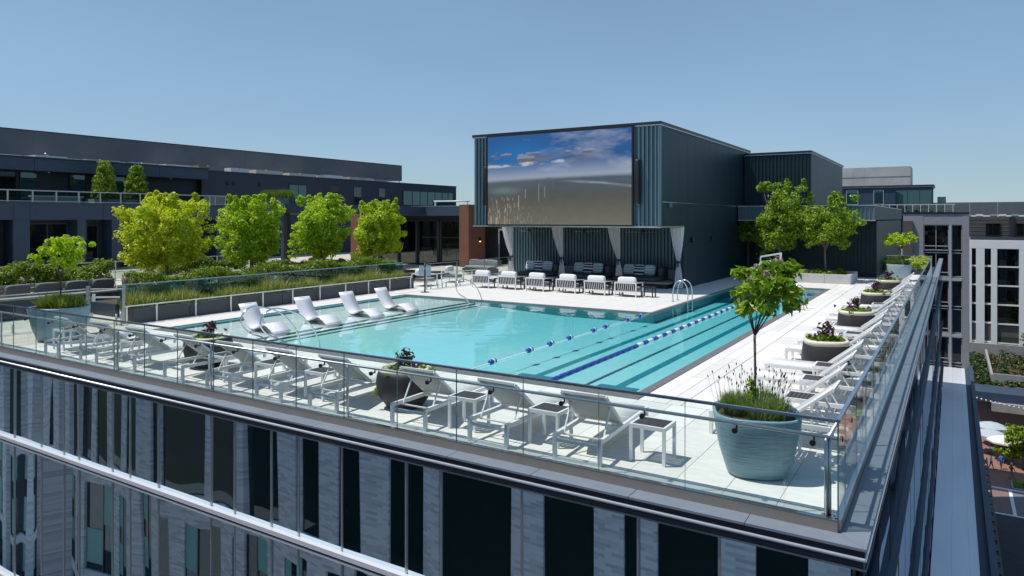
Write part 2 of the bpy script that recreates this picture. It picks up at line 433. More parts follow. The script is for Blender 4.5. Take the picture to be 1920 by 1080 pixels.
def brick_mat(name, c1, c2, mortar, sc, bw=0.7, rh=0.10, bias=-0.2):
    m, nt, b = mat(name); L = nt.links.new
    b.inputs['Roughness'].default_value = 0.85
    t = nt.nodes.new('ShaderNodeTexCoord'); sp = nt.nodes.new('ShaderNodeSeparateXYZ'); cb = nt.nodes.new('ShaderNodeCombineXYZ')
    ad = nt.nodes.new('ShaderNodeMath'); ad.operation = 'ADD'
    L(t.outputs['Object'], sp.inputs[0]); L(sp.outputs[0], ad.inputs[0]); L(sp.outputs[1], ad.inputs[1]); L(ad.outputs[0], cb.inputs[0]); L(sp.outputs[2], cb.inputs[1])
    br = nt.nodes.new('ShaderNodeTexBrick'); br.inputs['Scale'].default_value = sc
    br.inputs['Color1'].default_value = (*c1,1); br.inputs['Color2'].default_value = (*c2,1); br.inputs['Mortar'].default_value = (*mortar,1)
    br.inputs['Mortar Size'].default_value = 0.012; br.inputs['Bias'].default_value = bias
    br.inputs['Brick Width'].default_value = bw; br.inputs['Row Height'].default_value = rh
    L(cb.outputs[0], br.inputs['Vector']); L(br.outputs[0], b.inputs['Base Color'])
    return m
M['brick_grey'] = brick_mat('grey_brick', (0.80,0.815,0.85), (0.44,0.455,0.50), (0.72,0.735,0.77), 1.0, 0.75, 0.16, -0.25)
M['brick_dark'] = brick_mat('dark_brick', (0.32,0.32,0.34), (0.24,0.24,0.255), (0.36,0.36,0.375), 2.0)
M['grey_trim'] = pbr('grey_trim', (0.45, 0.455, 0.465), 0.6)
def water_mat():
    m = bpy.data.materials.new('pool_water'); m.use_nodes = True
    nt = m.node_tree; L = nt.links.new
    for n in list(nt.nodes): nt.nodes.remove(n)
    out = nt.nodes.new('ShaderNodeOutputMaterial')
    tr = nt.nodes.new('ShaderNodeBsdfTransparent'); tr.inputs[0].default_value = (1,1,1,1)
    gl = nt.nodes.new('ShaderNodeBsdfGlossy'); gl.inputs['Roughness'].default_value = 0.02
    fr = nt.nodes.new('ShaderNodeFresnel'); fr.inputs[0].default_value = 1.33
    mx = nt.nodes.new('ShaderNodeMixShader')
    L(fr.outputs[0], mx.inputs[0]); L(tr.outputs[0], mx.inputs[1]); L(gl.outputs[0], mx.inputs[2]); L(mx.outputs[0], out.inputs[0])
    t = nt.nodes.new('ShaderNodeTexCoord')
    nz = nt.nodes.new('ShaderNodeTexNoise'); nz.inputs['Scale'].default_value = 1.6; nz.inputs['Detail'].default_value = 2
    L(t.outputs['Object'], nz.inputs['Vector'])
    bp = nt.nodes.new('ShaderNodeBump'); bp.inputs['Strength'].default_value = 1.0; bp.inputs['Distance'].default_value = 0.008
    L(nz.outputs[0], bp.inputs['Height']); L(bp.outputs[0], gl.inputs['Normal'])
    va = nt.nodes.new('ShaderNodeVolumeAbsorption'); va.inputs['Color'].default_value = (0.14, 0.86, 0.92, 1); va.inputs['Density'].default_value = 0.75
    L(va.outputs[0], out.inputs['Volume'])
    return m
M['water'] = water_mat()
def striped_mat(name, cols, freq):
    m, nt, b = mat(name); L = nt.links.new
    b.inputs['Roughness'].default_value = 0.9
    t = nt.nodes.new('ShaderNodeTexCoord'); sp = nt.nodes.new('ShaderNodeSeparateXYZ'); L(t.outputs['Generated'], sp.inputs[0])
    cr = nt.nodes.new('ShaderNodeValToRGB'); cr.color_ramp.interpolation = 'CONSTANT'
    els = cr.color_ramp.elements
    els[0].color = (*cols[0][1],1); els[0].position = 0; els[1].position = cols[1][0]; els[1].color = (*cols[1][1],1)
    for p, c in cols[2:]:
        e = els.new(p); e.color = (*c,1)
    L(sp.outputs[2], cr.inputs[0]); L(cr.outputs[0], b.inputs['Base Color'])
    return m
_lb = (0.58,0.68,0.74); _mb = (0.34,0.42,0.48); _nv = (0.012,0.02,0.06); _wh = (0.84,0.86,0.9)
M['pillow_l'] = striped_mat('pillow_light_stripe', [(0,_mb),(0.18,_lb),(0.33,_mb),(0.42,_lb),(0.62,(0.14,0.19,0.24)),(0.66,_lb)], 1)
M['pillow_n'] = striped_mat('pillow_navy_stripe', [(0,_wh),(0.14,_nv),(0.32,_wh),(0.48,_nv),(0.62,_wh),(0.72,_nv),(0.86,_wh)], 1)
M['lamp_glow'], _nt, _b = mat('lamp_glow'); _b.inputs['Emission Color'].default_value = (1,0.55,0.2,1); _b.inputs['Emission Strength'].default_value = 2.5

# ------------------------------------------------------------------ ground and street (26 m below the pool deck)
GZ = -26.0
b = MB(); b.add([(-2500,-2500,GZ-0.02),(2500,-2500,GZ-0.02),(2500,2500,GZ-0.02),(-2500,2500,GZ-0.02)], [(0,1,2,3)])
tag(obj('ground', b, M['earth']), kind='structure')
b = MB(); b.box(0, 60, -20, 76.6, GZ-0.015, GZ+0.0)
tag(obj('road', b, M['asphalt']), kind='structure')
plaza = tag(obj('brick_plaza', MB().box(2.0, 60, 84.6, 140, GZ-0.015, GZ+0.12), M['paver']), kind='structure')
b = MB(); b.box(2.0, 6.05, 76.9, 84.3, GZ-0.015, GZ+0.02)
tag(obj('crossing', b, M['crossing']), kind='structure')
b = MB(); b.box(6.35, 60, 76.9, 84.3, GZ-0.015, GZ+0.015)
tag(obj('side_road', b, M['road_grey']), kind='structure')
b = MB(); b.box(2.0, 60, 76.6, 76.9, GZ-0.015, GZ+0.024); b.box(2.0, 60, 84.3, 84.6, GZ-0.015, GZ+0.13); b.box(6.05, 6.35, 76.9, 84.3, GZ-0.015, GZ+0.026)
tag(obj('alley_bounce_paving', MB().box(-140, 1.9, -19.0, -0.3, GZ-0.015, GZ+0.02), M['stone_box']), kind='structure')  # pale paving added to bounce sunlight up onto the building opposite
tag(obj('road_marking', b, M['paint_white']), kind='structure')
b = MB(); b.box(2.2, 60, 86.9, 87.1, GZ+0.12, GZ+0.124)
obj('paving_band', b, M['crossing'], plaza)

# ------------------------------------------------------------------ the building under the pool: glass facade, ledges, coping
pb = thing('glass_building', 'glass clad building with chrome ledges carrying the rooftop pool deck', 'building', (0,0,GZ))
Z0 = -GZ        # part coordinates are relative to the thing's base
def bz(z): return z + Z0
obj('core', MB().box(-60, 0.16, -0.16, 62, bz(-26), bz(-0.9)).box(-60, 0.16, -0.16, 0.0, bz(-0.9), bz(-0.125)).box(0.0, 0.16, 0.0, 62, bz(-0.9), bz(-0.125)), M['navy_dark'], pb)
mx = [-24.4, -23.4, -21.7, -20.9, -19.55, -18.8, -17.92, -16.62, -15.62, -14.98, -13.66, -13.01, -12.03, -10.39, -9.72, -8.75, -8.08, -7.09, -5.78, -5.13, -3.79, -2.16, -1.19, 0.16]
def pane_mesh(wd, ht, bulge, m):
    """glass sheet with the slight pillowing and roller waves of real toughened glass"""
    n = 10; k = 12; mb = MB(); v = []
    a1, a2, a3 = (random.uniform(-1,1)*.0016 for _ in range(3)); f1, f2, f3 = (random.random()*6.28 for _ in range(3))
    for j in range(k+1):
        for i in range(n+1):
            u = i/n; x = (u-.5)*wd; z = j/k*ht
            y = -.014-bulge*4*u*(1-u)+a1*math.sin(3.1*x+.2*z+f1)+a2*math.sin(5.3*x-.12*z+f2)+a3*math.sin(1.7*x+.15*z+f3)
            v.append((x,y,z))
    mb.add(v, [(j*(n+1)+i,j*(n+1)+i+1,(j+1)*(n+1)+i+1,(j+1)*(n+1)+i) for j in range(k) for i in range(n)], 0, True)
    return mb.add([(-wd/2,-.008,0),(wd/2,-.008,0),(wd/2,.012,0),(-wd/2,.012,0),(-wd/2,-.008,ht),(wd/2,-.008,ht),(wd/2,.012,ht),(-wd/2,.012,ht)], [(0,3,2,1),(4,5,6,7),(1,2,6,5),(2,3,7,6),(3,0,4,7)]).mesh('glass_pane', m)
rows = [(-1.99, -0.335), (-5.33, -2.15), (-8.7, -5.49), (-12.0, -8.86)]
for r, (z0, z1) in enumerate(rows):
    for i in range(len(mx)-1):
        if r > 2 : continue
        a, c = mx[i], mx[i+1]
        me = pane_mesh((c-a)-0.024, z1-z0, random.uniform(.0,.0035)*(c-a)*random.choice((1,1,-1)), M['facade_glass'])
        inst('glass_pane', me, pb, ((a+c)/2, -0.21, bz(z0)), (random.uniform(-.003,.003), 0, random.uniform(-.012,.012)))
    if r < 3:
        for i, a in enumerate(mx[:-1]):
            obj('mullion', MB().box(-0.016, 0.016, -0.03, 0.05, 0, z1-z0), M['steel_b'], pb, (a, -0.21, bz(z0)))
ym = [0.16 + 1.95*i for i in range(32)]
for r, (z0, z1) in enumerate(rows):
    z1_ = z1; z0_ = z0 if r < 3 else -11.1
    me = MB().box(-0.012, 0.012, -0.955, 0.955, 0, z1_-z0_).mesh('glass_pane', M['side_glass'])
    mm = MB().box(-0.03, 0.016, -0.012, 0.012, 0, z1_-z0_).mesh('mullion', M['navy_trim'])
    for y in ym[:-1]:
        inst('glass_pane', me, pb, (0.21, y+0.975, bz(z0_)), (0, random.uniform(-.003,.003), random.uniform(-.004,.004)))
        inst('mullion', mm, pb, (0.21, y, bz(z0_)))
for z in (-1.99, -5.33, -8.7):
    # chrome ledge: a bright nose, a dark joint, a thin bright drip below it
    obj('ledge', MB().box(-60, 0.32, -0.32, -0.18, bz(z-0.075), bz(z)).box(0.18, 0.32, -0.18, 0.0, bz(z-0.075), bz(z)), M['chrome'], pb)
    obj('ledge', MB().box(0.18, 0.32, 0.002, 61, bz(z-0.075), bz(z)), M['navy_panel'], pb)  # same ledge along the side, its shade painted in as navy
    obj('ledge_joint', MB().box(-60, 0.285, -0.285, -0.18, bz(z-0.118), bz(z-0.077)).box(0.18, 0.285, -0.18, 61, bz(z-0.118), bz(z-0.077)), M['navy_trim'], pb)
    obj('drip_edge', MB().box(-60, 0.31, -0.31, -0.18, bz(z-0.152), bz(z-0.12)).box(0.18, 0.31, -0.18, 61, bz(z-0.152), bz(z-0.12)), M['grey_trim'], pb)
# fascia under the coping
obj('fascia', MB().box(-60, 0.285, -0.285, -0.17, bz(-0.205), bz(-0.132)).box(0.17, 0.285, -0.17, 61, bz(-0.205), bz(-0.132)), M['navy_trim'], pb)
obj('chrome_trim', MB().tube([(-60,-0.285,bz(-0.222)),(0.285,-0.285,bz(-0.222))], 0.02, 8).tube([(0.285,-0.285,bz(-0.222)),(0.285,61,bz(-0.222))], 0.02, 8), M['chrome'], pb)
obj('fascia', MB().box(-60, 0.272, -0.272, -0.17, bz(-0.305), bz(-0.235)).box(0.17, 0.272, -0.17, 61, bz(-0.305), bz(-0.235)), M['navy_trim'], pb)
obj('drip_edge', MB().box(-60, 0.30, -0.30, -0.17, bz(-0.33), bz(-0.308)).box(0.17, 0.30, -0.17, 61, bz(-0.33), bz(-0.308)), M['steel'], pb)
# coping slabs with open joints
cw = 1.36
for i in range(18):
    x1 = -0.9 - i*cw
    obj('coping_slab', MB().box(x1-cw+0.004, x1-0.004, -0.30, -0.032, bz(-0.13), bz(-0.102)), M['coping'], pb)
obj('coping_slab', MB().prism([(-0.896,-0.30),(0.298,-0.30),(0.032,-0.032),(-0.896,-0.032)], bz(-0.13), bz(-0.102)), M['coping'], pb)
obj('coping_slab', MB().prism([(0.302,-0.30),(0.302,0.896),(0.034,0.896),(0.034,-0.030)], bz(-0.13), bz(-0.102)), M['coping'], pb)
for i in range(44):
    y0 = 0.9 + i*cw
    obj('coping_slab', MB().box(0.034, 0.302, y0+0.004, y0+cw-0.004, bz(-0.13), bz(-0.102)), M['coping'], pb)

# ------------------------------------------------------------------ podium with the pale roof right below the facade
pod = thing('podium_building', 'lower wing with a pale flat roof along the foot of the glass facade', 'building', (0,0,GZ))
obj('wall', MB().box(0.25, 2.55, 6, 71.9, 0, bz(-11.14)), M['navy_dark'], pod)
for x0, x1 in ((0.25, 0.98), (0.985, 1.62), (1.625, 1.95)):
    obj('roof_sheet', MB().box(x0, x1, 6, 71.9, bz(-11.14), bz(-11.1)), M['membrane'], pod)
obj('gutter', MB().box(1.96, 2.3, 6, 71.9, bz(-11.14), bz(-11.12)), M['navy_panel'], pod)
obj('parapet', MB().box(2.3, 2.56, 6, 71.9, bz(-11.14), bz(-10.75)), M['navy_panel'], pod)
aw = thing('steel_awning', 'row of dark steel awning bars projecting from the wall over the road', 'awning', (2.56, 40, -20))
obj('bracket', MB().box(0, 0.06, -4, 34, 0, 0.12).box(1.15, 1.25, -4, 34, 0, 0.12), M['black'], aw)
_bar = MB().box(0.06, 1.15, -0.55, 0.55, 0.02, 0.1).mesh('bar', M['black'])
for i in range(20):
    inst('bar', _bar, aw, (0, -3.3+i*1.9, 0))

# ------------------------------------------------------------------ deck, tiles, pool
deck = MB()
for q in ((-60,-0.01,0.035,3.69),(-3.74,-0.035,3.69,38.4),(-9.5,-3.74,27.02,38.4),(-19.2,-7.79,14.92,27.02),(-60,-19.2,14.92,46),(-60,-18.75,3.69,14.92),(-19.2,-9.5,27.02,46)):
    deck.box(q[0], q[1], q[2], q[3], -0.85, -0.012)
deck = tag(obj('pool_deck', deck, M['tile_base']), kind='structure')
def tiles(x0, x1, y0, y1, tx, ty, m, stuff=None, z=0.0):
    nx = max(1, round((x1-x0)/tx)); ny = max(1, round((y1-y0)/ty))
    sx = (x1-x0)/nx; sy = (y1-y0)/ny
    me = None
    for j in range(ny):
        for i in range(nx):
            cx = x0+(i+.5)*sx; cy = y0+(j+.5)*sy
            if stuff is not None:
                stuff.box(cx-sx/2+.003, cx+sx/2-.003, cy-sy/2+.003, cy+sy/2-.003, -.011, z+random.uniform(-.001,.001)); continue
            if me is None:
                me = MB().box(-sx/2+.0035, sx/2-.0035, -sy/2+.0035, sy/2-.0035, -.011, 0).mesh('deck_tile', m)
            inst('deck_tile', me, deck, (cx, cy, z+random.uniform(-.0012,.0012)))
tiles(-19.0, -0.04, 0.04, 3.66, 0.62, 1.21, M['tile'])
tiles(-2.94, -0.04, 3.67, 24.2, 0.58, 1.2, M['tile'])
tiles(-3.72, -2.95, 3.67, 38.3, 0.257, 2.3, M['tile'])
st = MB()
tiles(-2.94, -0.04, 24.21, 38.35, 0.58, 1.2, None, st)
tiles(-9.45, -3.73, 27.05, 34.9, 0.6, 1.2, None, st)
tiles(-19.15, -7.80, 14.95, 27.0, 0.6, 1.2, None, st)
tiles(-20.3, -18.77, 3.7, 14.9, 0.5, 1.2, None, st)
tiles(-22.4, -19.2, 14.95, 26, 0.6, 1.2, None, st)
tag(obj('deck_tile', st, M['tile'], deck), kind='stuff')
st = MB()
tiles(-30, -19.02, 0.04, 3.66, 0.62, 1.2, None, st)
tiles(-58, -20.32, 3.7, 14.9, 0.8, 1.2, None, st)
tiles(-58, -22.42, 14.95, 45, 0.8, 1.2, None, st)
tag(obj('terrace_paving', st, M['beige'], deck), kind='stuff')

pool = MB()
pool.box(-15.3, -3.9, 4.0, 14.8, -0.84, -0.36)
pool.add([(-14.7,4.0,-.5),(-11.2,4.0,-.5),(-11.2,4.0,-.359),(-14.7,4.0,-.20),(-14.7,14.8,-.5),(-11.2,14.8,-.5),(-11.2,14.8,-.359),(-14.7,14.8,-.20)],[(0,1,2,3),(7,6,5,4),(3,2,6,7),(1,0,4,5),(1,5,6,2),(0,3,7,4)]); pool.box(-7.7, -3.9, 14.8, 26.9, -0.84, -0.36)
pool.box(-18.7, -15.3, 4.0, 14.8, -0.84, -0.10)
pool.box(-15.3, -15.0, 4.0, 14.8, -0.35, -0.14); pool.box(-15.0, -14.7, 4.0, 14.8, -0.36, -0.18)
pool = tag(obj('pool_basin', pool, M['pool_plaster']), kind='structure')
ln = MB()
ln.box(-18.72, -3.94, 4.005, 4.03, -0.8, -0.03).box(-18.72, -7.64, 14.77, 14.90, -0.8, -0.03).box(-7.79, -7.64, 14.90, 27.0, -0.8, -0.03).box(-7.64, -3.94, 26.87, 27.0, -0.8, -0.03).box(-18.74, -18.6, 4.03, 14.77, -0.8, -0.03)
M['wall_tile'] = pbr('pool_wall_tile', (0.10, 0.34, 0.36), 0.35)
obj('pool_wall', ln, M['wall_tile'], pool)
for x, zt in ((-15.3,-0.10),(-15.0,-0.14),(-14.7,-0.18)):
    obj('step_nosing', MB().box(x-0.05, x+0.006, 4.03, 14.77, zt-0.045, zt+0.004), M['nosing'], pool)
for x in (-5.0, -7.0):
    obj('lane_line', MB().box(x-0.10, x+0.10, 5.82, 25.6, -0.358, -0.355).box(x-0.45, x+0.45, 5.6, 5.82, -0.358, -0.355), M['pool_line'], pool)
kb = MB().box(-18.7, -3.75, 3.70, 4.03, -0.6, -0.006).box(-3.94, -3.75, 4.03, 27.0, -0.6, -0.006)
tag(obj('pool_kerb', kb, M['kerb_stone']), kind='structure')
kb2 = MB().box(-18.7, -7.66, 14.765, 14.93, -0.03, 0.002).box(-7.78, -7.66, 14.93, 27.0, -0.03, 0.002).box(-7.66, -3.95, 26.88, 27.03, -0.03, 0.002)
tag(obj('pool_rim', kb2, M['kerb_stone']), kind='structure')
wt = MB().prism([(-18.61,4.02),(-3.935,4.02),(-3.935,26.88),(-7.65,26.88),(-7.65,14.78),(-18.61,14.78)], -0.7, -0.04)
tag(obj('pool_water', wt, M['water']), kind='structure')
stp = MB().box(-19.05, -18.62, 4.03, 14.77, -0.3, -0.055)
tag(obj('shelf_step', stp, M['tile']), kind='structure')

# ------------------------------------------------------------------ cabana block with the big screen
def corrug(x0, x1, pitch, depth, along='x', z0=0, z1=1, at=0.0, sgn=1):
    """standing-seam sheet: a continuous folded profile from x0 to x1"""
    mb = MB(); pts = []
    x = x0
    while x < x1-1e-6:
        p = min(pitch, x1-x)
        pts += [(x,0),(x+p*.62,0),(x+p*.66,depth),(x+p*.94,depth)]
        x += p
    pts.append((x1,0))
    v = []
    for a, d in pts:
        for z in (z0, z1):
            v.append((a, at+sgn*d, z) if along == 'x' else (at+sgn*d, a, z))
    f = [(2*i, 2*i+2, 2*i+3, 2*i+1) for i in range(len(pts)-1)]
    return mb.add(v, f)
cab = thing('cabana_building', 'dark teal ribbed metal cabana block overhanging the seating by the pool', 'building', (-14.3, 23, 0))
ox, oy = 14.3, -23
def cb(x0,x1,y0,y1,z0,z1): return MB().box(x0+ox,x1+ox,y0+oy,y1+oy,z0,z1)
obj('upper_volume', cb(-19.1,-9.54,20.56,36,2.9,7.22), M['teal_wall'], cab)
obj('ribbed_front', corrug(-19.14+ox,-9.5+ox,0.19,-0.10,'x',2.9,7.2,20.56-0.003+oy,1), M['teal_metal'], cab)
for x in (-9.5,): obj('corner_trim', cb(-9.6,-9.47,20.47,20.6,2.88,7.24), M['teal_metal'], cab)
for i in range(13):
    y0 = 20.62+i*1.18
    obj('wall_panel', cb(-9.54,-9.515,y0,min(y0+1.166,35.98),2.9,7.2), M['teal_wall'], cab)
obj('roof_edge', cb(-19.2,-9.44,20.44,36.05,7.24,7.36), M['navy_trim'], cab)
obj('roof_trim', cb(-19.18,-9.46,20.46,36.03,7.19,7.24), M['steel_b'], cab)
obj('soffit_trim', cb(-19.17,-9.46,20.47,20.52,2.83,2.9).box(-9.5+ox,-9.46+ox,20.52+oy,23.5+oy,2.83,2.9), M['steel_b'], cab)
obj('soffit', cb(-19.1,-9.54,20.56,25.8,2.82,2.9), M['teal_wall'], cab)
obj('ribbed_back_wall', corrug(-20.2+ox,-9.6+ox,0.18,-0.10,'x',0,2.82,25.8+oy,1), M['teal_metal'], cab)
obj('back_wall', cb(-20.2,-9.55,25.83,36,0,2.82), M['teal_wall'], cab)
obj('side_wall', cb(-9.6,-9.5,23.6,36,0,2.9), M['teal_wall'], cab)
obj('wall_strip', cb(-9.53,-9.49,20.7,35.9,3.92,3.96), M['steel'], cab)
bx = obj('junction_box', cb(-9.5,-9.4,21.5,21.75,3.72,3.92), M['teal_metal'], cab)
for y in (24.6, 27.8):
    sc_ = thing('wall_sconce', 'black wall sconce on the dark side wall, nearer the curtain' if y < 26 else 'black wall sconce on the dark side wall, farther from the curtain', 'wall lamp', (-9.49, y, 2.1), 0, 'sconces on the cabana side wall')
    obj('back_plate', MB().box(0,0.02,-0.05,0.05,0,0.22), M['black'], sc_)
    obj('lamp_shade', MB().cyl((0.08,0,0.0),0.055,0.24,12), M['black'], sc_)
# screen: a flat lit display showing sky and city
def fbm(nx, ny, sx, sy, seed, octv=5):
    r = np.random.default_rng(seed); out = np.zeros((ny,nx)); amp = 1; tot = 0
    for o in range(octv):
        gx, gy = int(sx*2**o)+2, int(sy*2**o)+2
        g = r.random((gy,gx))
        X = np.linspace(0, gx-1.001, nx); Y = np.linspace(0, gy-1.001, ny)
        xi = X.astype(int); yi = Y.astype(int); fx = X-xi; fy = (Y-yi)[:,None]
        fx = fx*fx*(3-2*fx); fy = fy*fy*(3-2*fy)
        a = g[yi][:,xi]; bq = g[yi][:,xi+1]; c = g[yi+1][:,xi]; d = g[yi+1][:,xi+1]
        out += amp*((a*(1-fx)+bq*fx)*(1-fy)+(c*(1-fx)+d*fx)*fy); tot += amp; amp *= .5
    return out/tot
NX, NY = 460, 260
U, V = np.meshgrid(np.linspace(0,1,NX), np.linspace(0,1,NY))      # V 0 bottom .. 1 top
hz = 0.497 + 0.035*U - 0.03*(U-0.5)**2
def lerp(a, c, t): return np.array(a)[None,None,:]*(1-t[...,None]) + np.array(c)[None,None,:]*t[...,None]
t = np.clip((V-hz)/(1-hz), 0, 1)
img = lerp((0.36,0.40,0.48), (0.016,0.09,0.27), np.clip(t*2.2,0,1)**0.8)
bl = np.exp(-((U-0.25)**2/0.08+(V-0.78)**2/0.02))
img = img*(1-0.92*bl[...,None]) + np.array((0.012,0.15,0.42))*0.92*bl[...,None]
c1 = fbm(NX,NY,3,7,3); c2 = fbm(NX,NY,5,10,5,6); c3 = fbm(NX,NY,14,22,17,6)
m1 = np.clip((c1*.75+c3*.25-0.53+0.26*(U-0.5))*4.0,0,1)*np.clip(t*5,0,1)*0.55
img = img*(1-m1[...,None]) + np.array((0.42,0.45,0.55))*m1[...,None]
band = np.exp(-((V-0.70-0.03*U)**2)/0.003)*np.clip(1.1-np.abs(U-0.42)*1.6,0,1)
m2 = np.clip((c2-0.50)*9,0,1)*band
img = img*(1-m2[...,None]) + np.array((0.13,0.15,0.19))*m2[...,None]
for (cu,cv,ru,rv,k) in ((0.05,.775,.06,.022,.8),(.14,.785,.055,.022,.9),(.27,.735,.075,.032,1.0),(.36,.79,.04,.022,.9),(.58,.785,.06,.024,.9),(.70,.785,.06,.03,1.0),(.85,.80,.045,.014,.8)):
    e = np.clip(1.15-np.sqrt(((U-cu)/ru)**2+((V-cv)/rv)**2)-(c3-.5)*5.0,0,1)*k
    e = np.clip(e*1.3,0,0.7)
    colr = np.where((V > cv)[...,None], np.array((0.30,0.30,0.36)), np.array((0.12,0.12,0.15)))
    img = img*(1-e[...,None]) + colr*e[...,None]
for (cu,cv,ru,rv) in ((.09,.655,.08,.022),(.30,.66,.06,.025),(.53,.685,.06,.02),(.40,.665,.04,.012)):
    e = np.clip(1.1-np.sqrt(((U-cu)/ru)**2+((V-cv)/rv)**2)-(c3-.5)*5.0,0,1)*np.clip((V-cv+rv)/rv,0,1)
    img = img*(1-0.8*e[...,None]) + np.array((0.55,0.56,0.62))*0.8*e[...,None]
gr = V < hz
d = np.clip((hz-V)/0.5,0,1)
g = lerp((0.10,0.145,0.175), (0.085,0.09,0.08), np.clip(d*2.2,0,1)); k_ = np.clip((d-.3)*1.3,0,1)[...,None]; g = g*(1-k_) + np.array((0.20,0.185,0.14))*k_
sea = np.exp(-((V-hz+0.02)**2)/0.0004)*np.clip((U-.35)*2.5,0,1)
g = g*(1-.8*sea[...,None]) + np.array((0.05,0.12,0.21))*.8*sea[...,None]
g = g*.78*(0.93+0.14*fbm(NX,NY,24,20,9)[...,None])
riv = np.exp(-((V-(0.475-0.12*np.clip(U-0.55,0,1)-0.10*np.clip(U-.8,0,1)))**2)/0.00012)*np.clip((U-0.5)*6,0,1)
g = g*(1-0.65*riv[...,None]) + np.array((0.36,0.39,0.42))*0.65*riv[...,None]
lake = np.clip(1.2-np.sqrt(((U-.13)/.13)**2+((V-.38)/.05)**2),0,1)
g = g*(1-0.5*lake[...,None]) + np.array((0.20,0.25,0.28))*0.5*lake[...,None]
hb = np.clip((hz+0.03-V)/0.06,0,1)[...,None]; hb = hb*hb*(3-2*hb)
img = img*(1-hb)+g*hb
for k_ in range(60):
    cu = .45+.55*((k_*0.618)%1); cv = .505-.10*((k_*0.37)%1); e = np.clip(1.2-np.sqrt(((U-cu)/.03)**2+((V-cv)/.012)**2)-(c2-.5)*2.5,0,1)[...,None]*.5
    img = img*(1-e)+np.array((0.06,0.085,0.095))*e
rr = random.Random(5)
def tower(u, v0, v1, wd, col, k=1.0):
    mk = (np.abs(U-u) < wd/2) & (V > v0) & (V < v1)
    img[mk] = img[mk]*(1-k) + np.array(col)*k
for i in range(110):
    u = abs(rr.gauss(0,0.20)); v0 = rr.random()**1.6*0.30
    h = rr.uniform(.015,.065)*(1.4-v0*2.2); k = rr.uniform(.1,.45)*max(0.1, 1-u*1.7)
    warm = rr.random() < .45
    tower(u, v0, v0+h, rr.uniform(.0025,.008), (0.62,0.42,0.28) if warm else (0.62,0.62,0.60), k)
    tower(u+.005, v0, v0+h*.9, .005, (0.07,0.075,0.07), k*.6)
for u, v0, v1, wd, c_ in ((.373,.2,.50,.009,(.08,.09,.09)),(.382,.26,.45,.004,(.34,.34,.32)),(.235,.20,.33,.005,(.38,.38,.36)),(.285,.29,.40,.006,(.28,.29,.28)),(.175,.3,.41,.012,(.10,.115,.115)),(.485,.38,.495,.006,(.14,.15,.15)),(.425,.30,.42,.008,(.25,.26,.24)),(.13,.0,.10,.010,(.42,.31,.21)),(.065,.0,.08,.012,(.45,.40,.33))):
    tower(u, v0, v1, wd, c_, .6)
scr = thing('video_screen', 'huge outdoor screen showing clouds above a hazy city on the cabana front', 'screen', (-14.45, 20.5, 2.95))
obj('screen_case', MB().box(-3.82,3.80,-0.16,0.0,-0.06,4.30), M['black'], scr)
SW, SH = 7.46, 4.22
mb = MB()
xs = np.linspace(-SW/2, SW/2, NX); zs = np.linspace(0, SH, NY)
P = np.zeros((NY,NX,3)); P[...,0] = xs[None,:]; P[...,2] = zs[:,None]; P[...,1] = -0.175
idx = np.arange(NX*NY).reshape(NY,NX)
Q = np.stack([idx[:-1,:-1], idx[:-1,1:], idx[1:,1:], idx[1:,:-1]], -1).reshape(-1,4)
me = bpy.data.meshes.new('display'); me.from_pydata(P.reshape(-1,3).tolist(), [], Q.tolist())
at = me.color_attributes.new('picture', 'FLOAT_COLOR', 'POINT')
buf = np.ones((NX*NY,4), np.float32); buf[:,:3] = img.reshape(-1,3)
at.data.foreach_set('color', buf.ravel())
m, nt, bb = mat('display_lit')
ca = nt.nodes.new('ShaderNodeVertexColor'); ca.layer_name = 'picture'
nt.links.new(ca.outputs[0], bb.inputs['Emission Color']); bb.inputs['Emission Strength'].default_value = 0.72
bb.inputs['Specular IOR Level'].default_value = 0.08; bb.inputs['Base Color'].default_value = (0.02,0.02,0.022,1); bb.inputs['Roughness'].default_value = 0.45
me.materials.append(m)
inst('display', me, scr)
for x, lab in ((-18.30, 'tall black column loudspeaker left of the big screen'), (-10.45, 'tall black column loudspeaker right of the big screen')):
    sp = thing('loudspeaker', lab, 'loudspeaker', (x, 20.42, 3.85), 0, 'column speakers beside the screen')
    obj('cabinet', MB().lathe([(0.10,0),(0.115,0.03),(0.115,1.87),(0.10,1.9)], 20, (0,-0.1,0), sq=3.5), M['black'], sp)
    obj('bracket', MB().box(-0.03,0.03,-0.05,0.04,0.3,0.4).box(-0.03,0.03,-0.05,0.04,1.5,1.6), M['steel_b'], sp)
    obj('bracket_cap', MB().cyl((0,-0.1,-0.03),0.04,0.03,10), M['steel'], sp)
# ceiling fans
for x, lab in ((-18.2,'bronze ceiling fan beside the leftmost cabana curtain'),(-14.95,'bronze ceiling fan over the middle cabana'),(-11.78,'bronze ceiling fan over the right cabana')):
    fn = thing('ceiling_fan', lab, 'fan', (x, 24.3, 2.56), random.uniform(0,2), 'fans under the cabana soffit')
    obj('rod', MB().cyl((0,0,0.05),0.015,0.21,8), M['black'], fn)
    obj('hub', MB().lathe([(0.03,-0.03),(0.09,0),(0.09,0.05),(0.04,0.07)], 14), M['black'], fn)
    for k in range(3):
        me_ = MB().slab([(0.08,0.0),(0.35,0.015),(0.85,0.005)], -0.07, 0.07, 0.014)
        obj('blade', me_, M['brass'], fn, rot=(math.radians(7),0,2*math.pi*k/3))
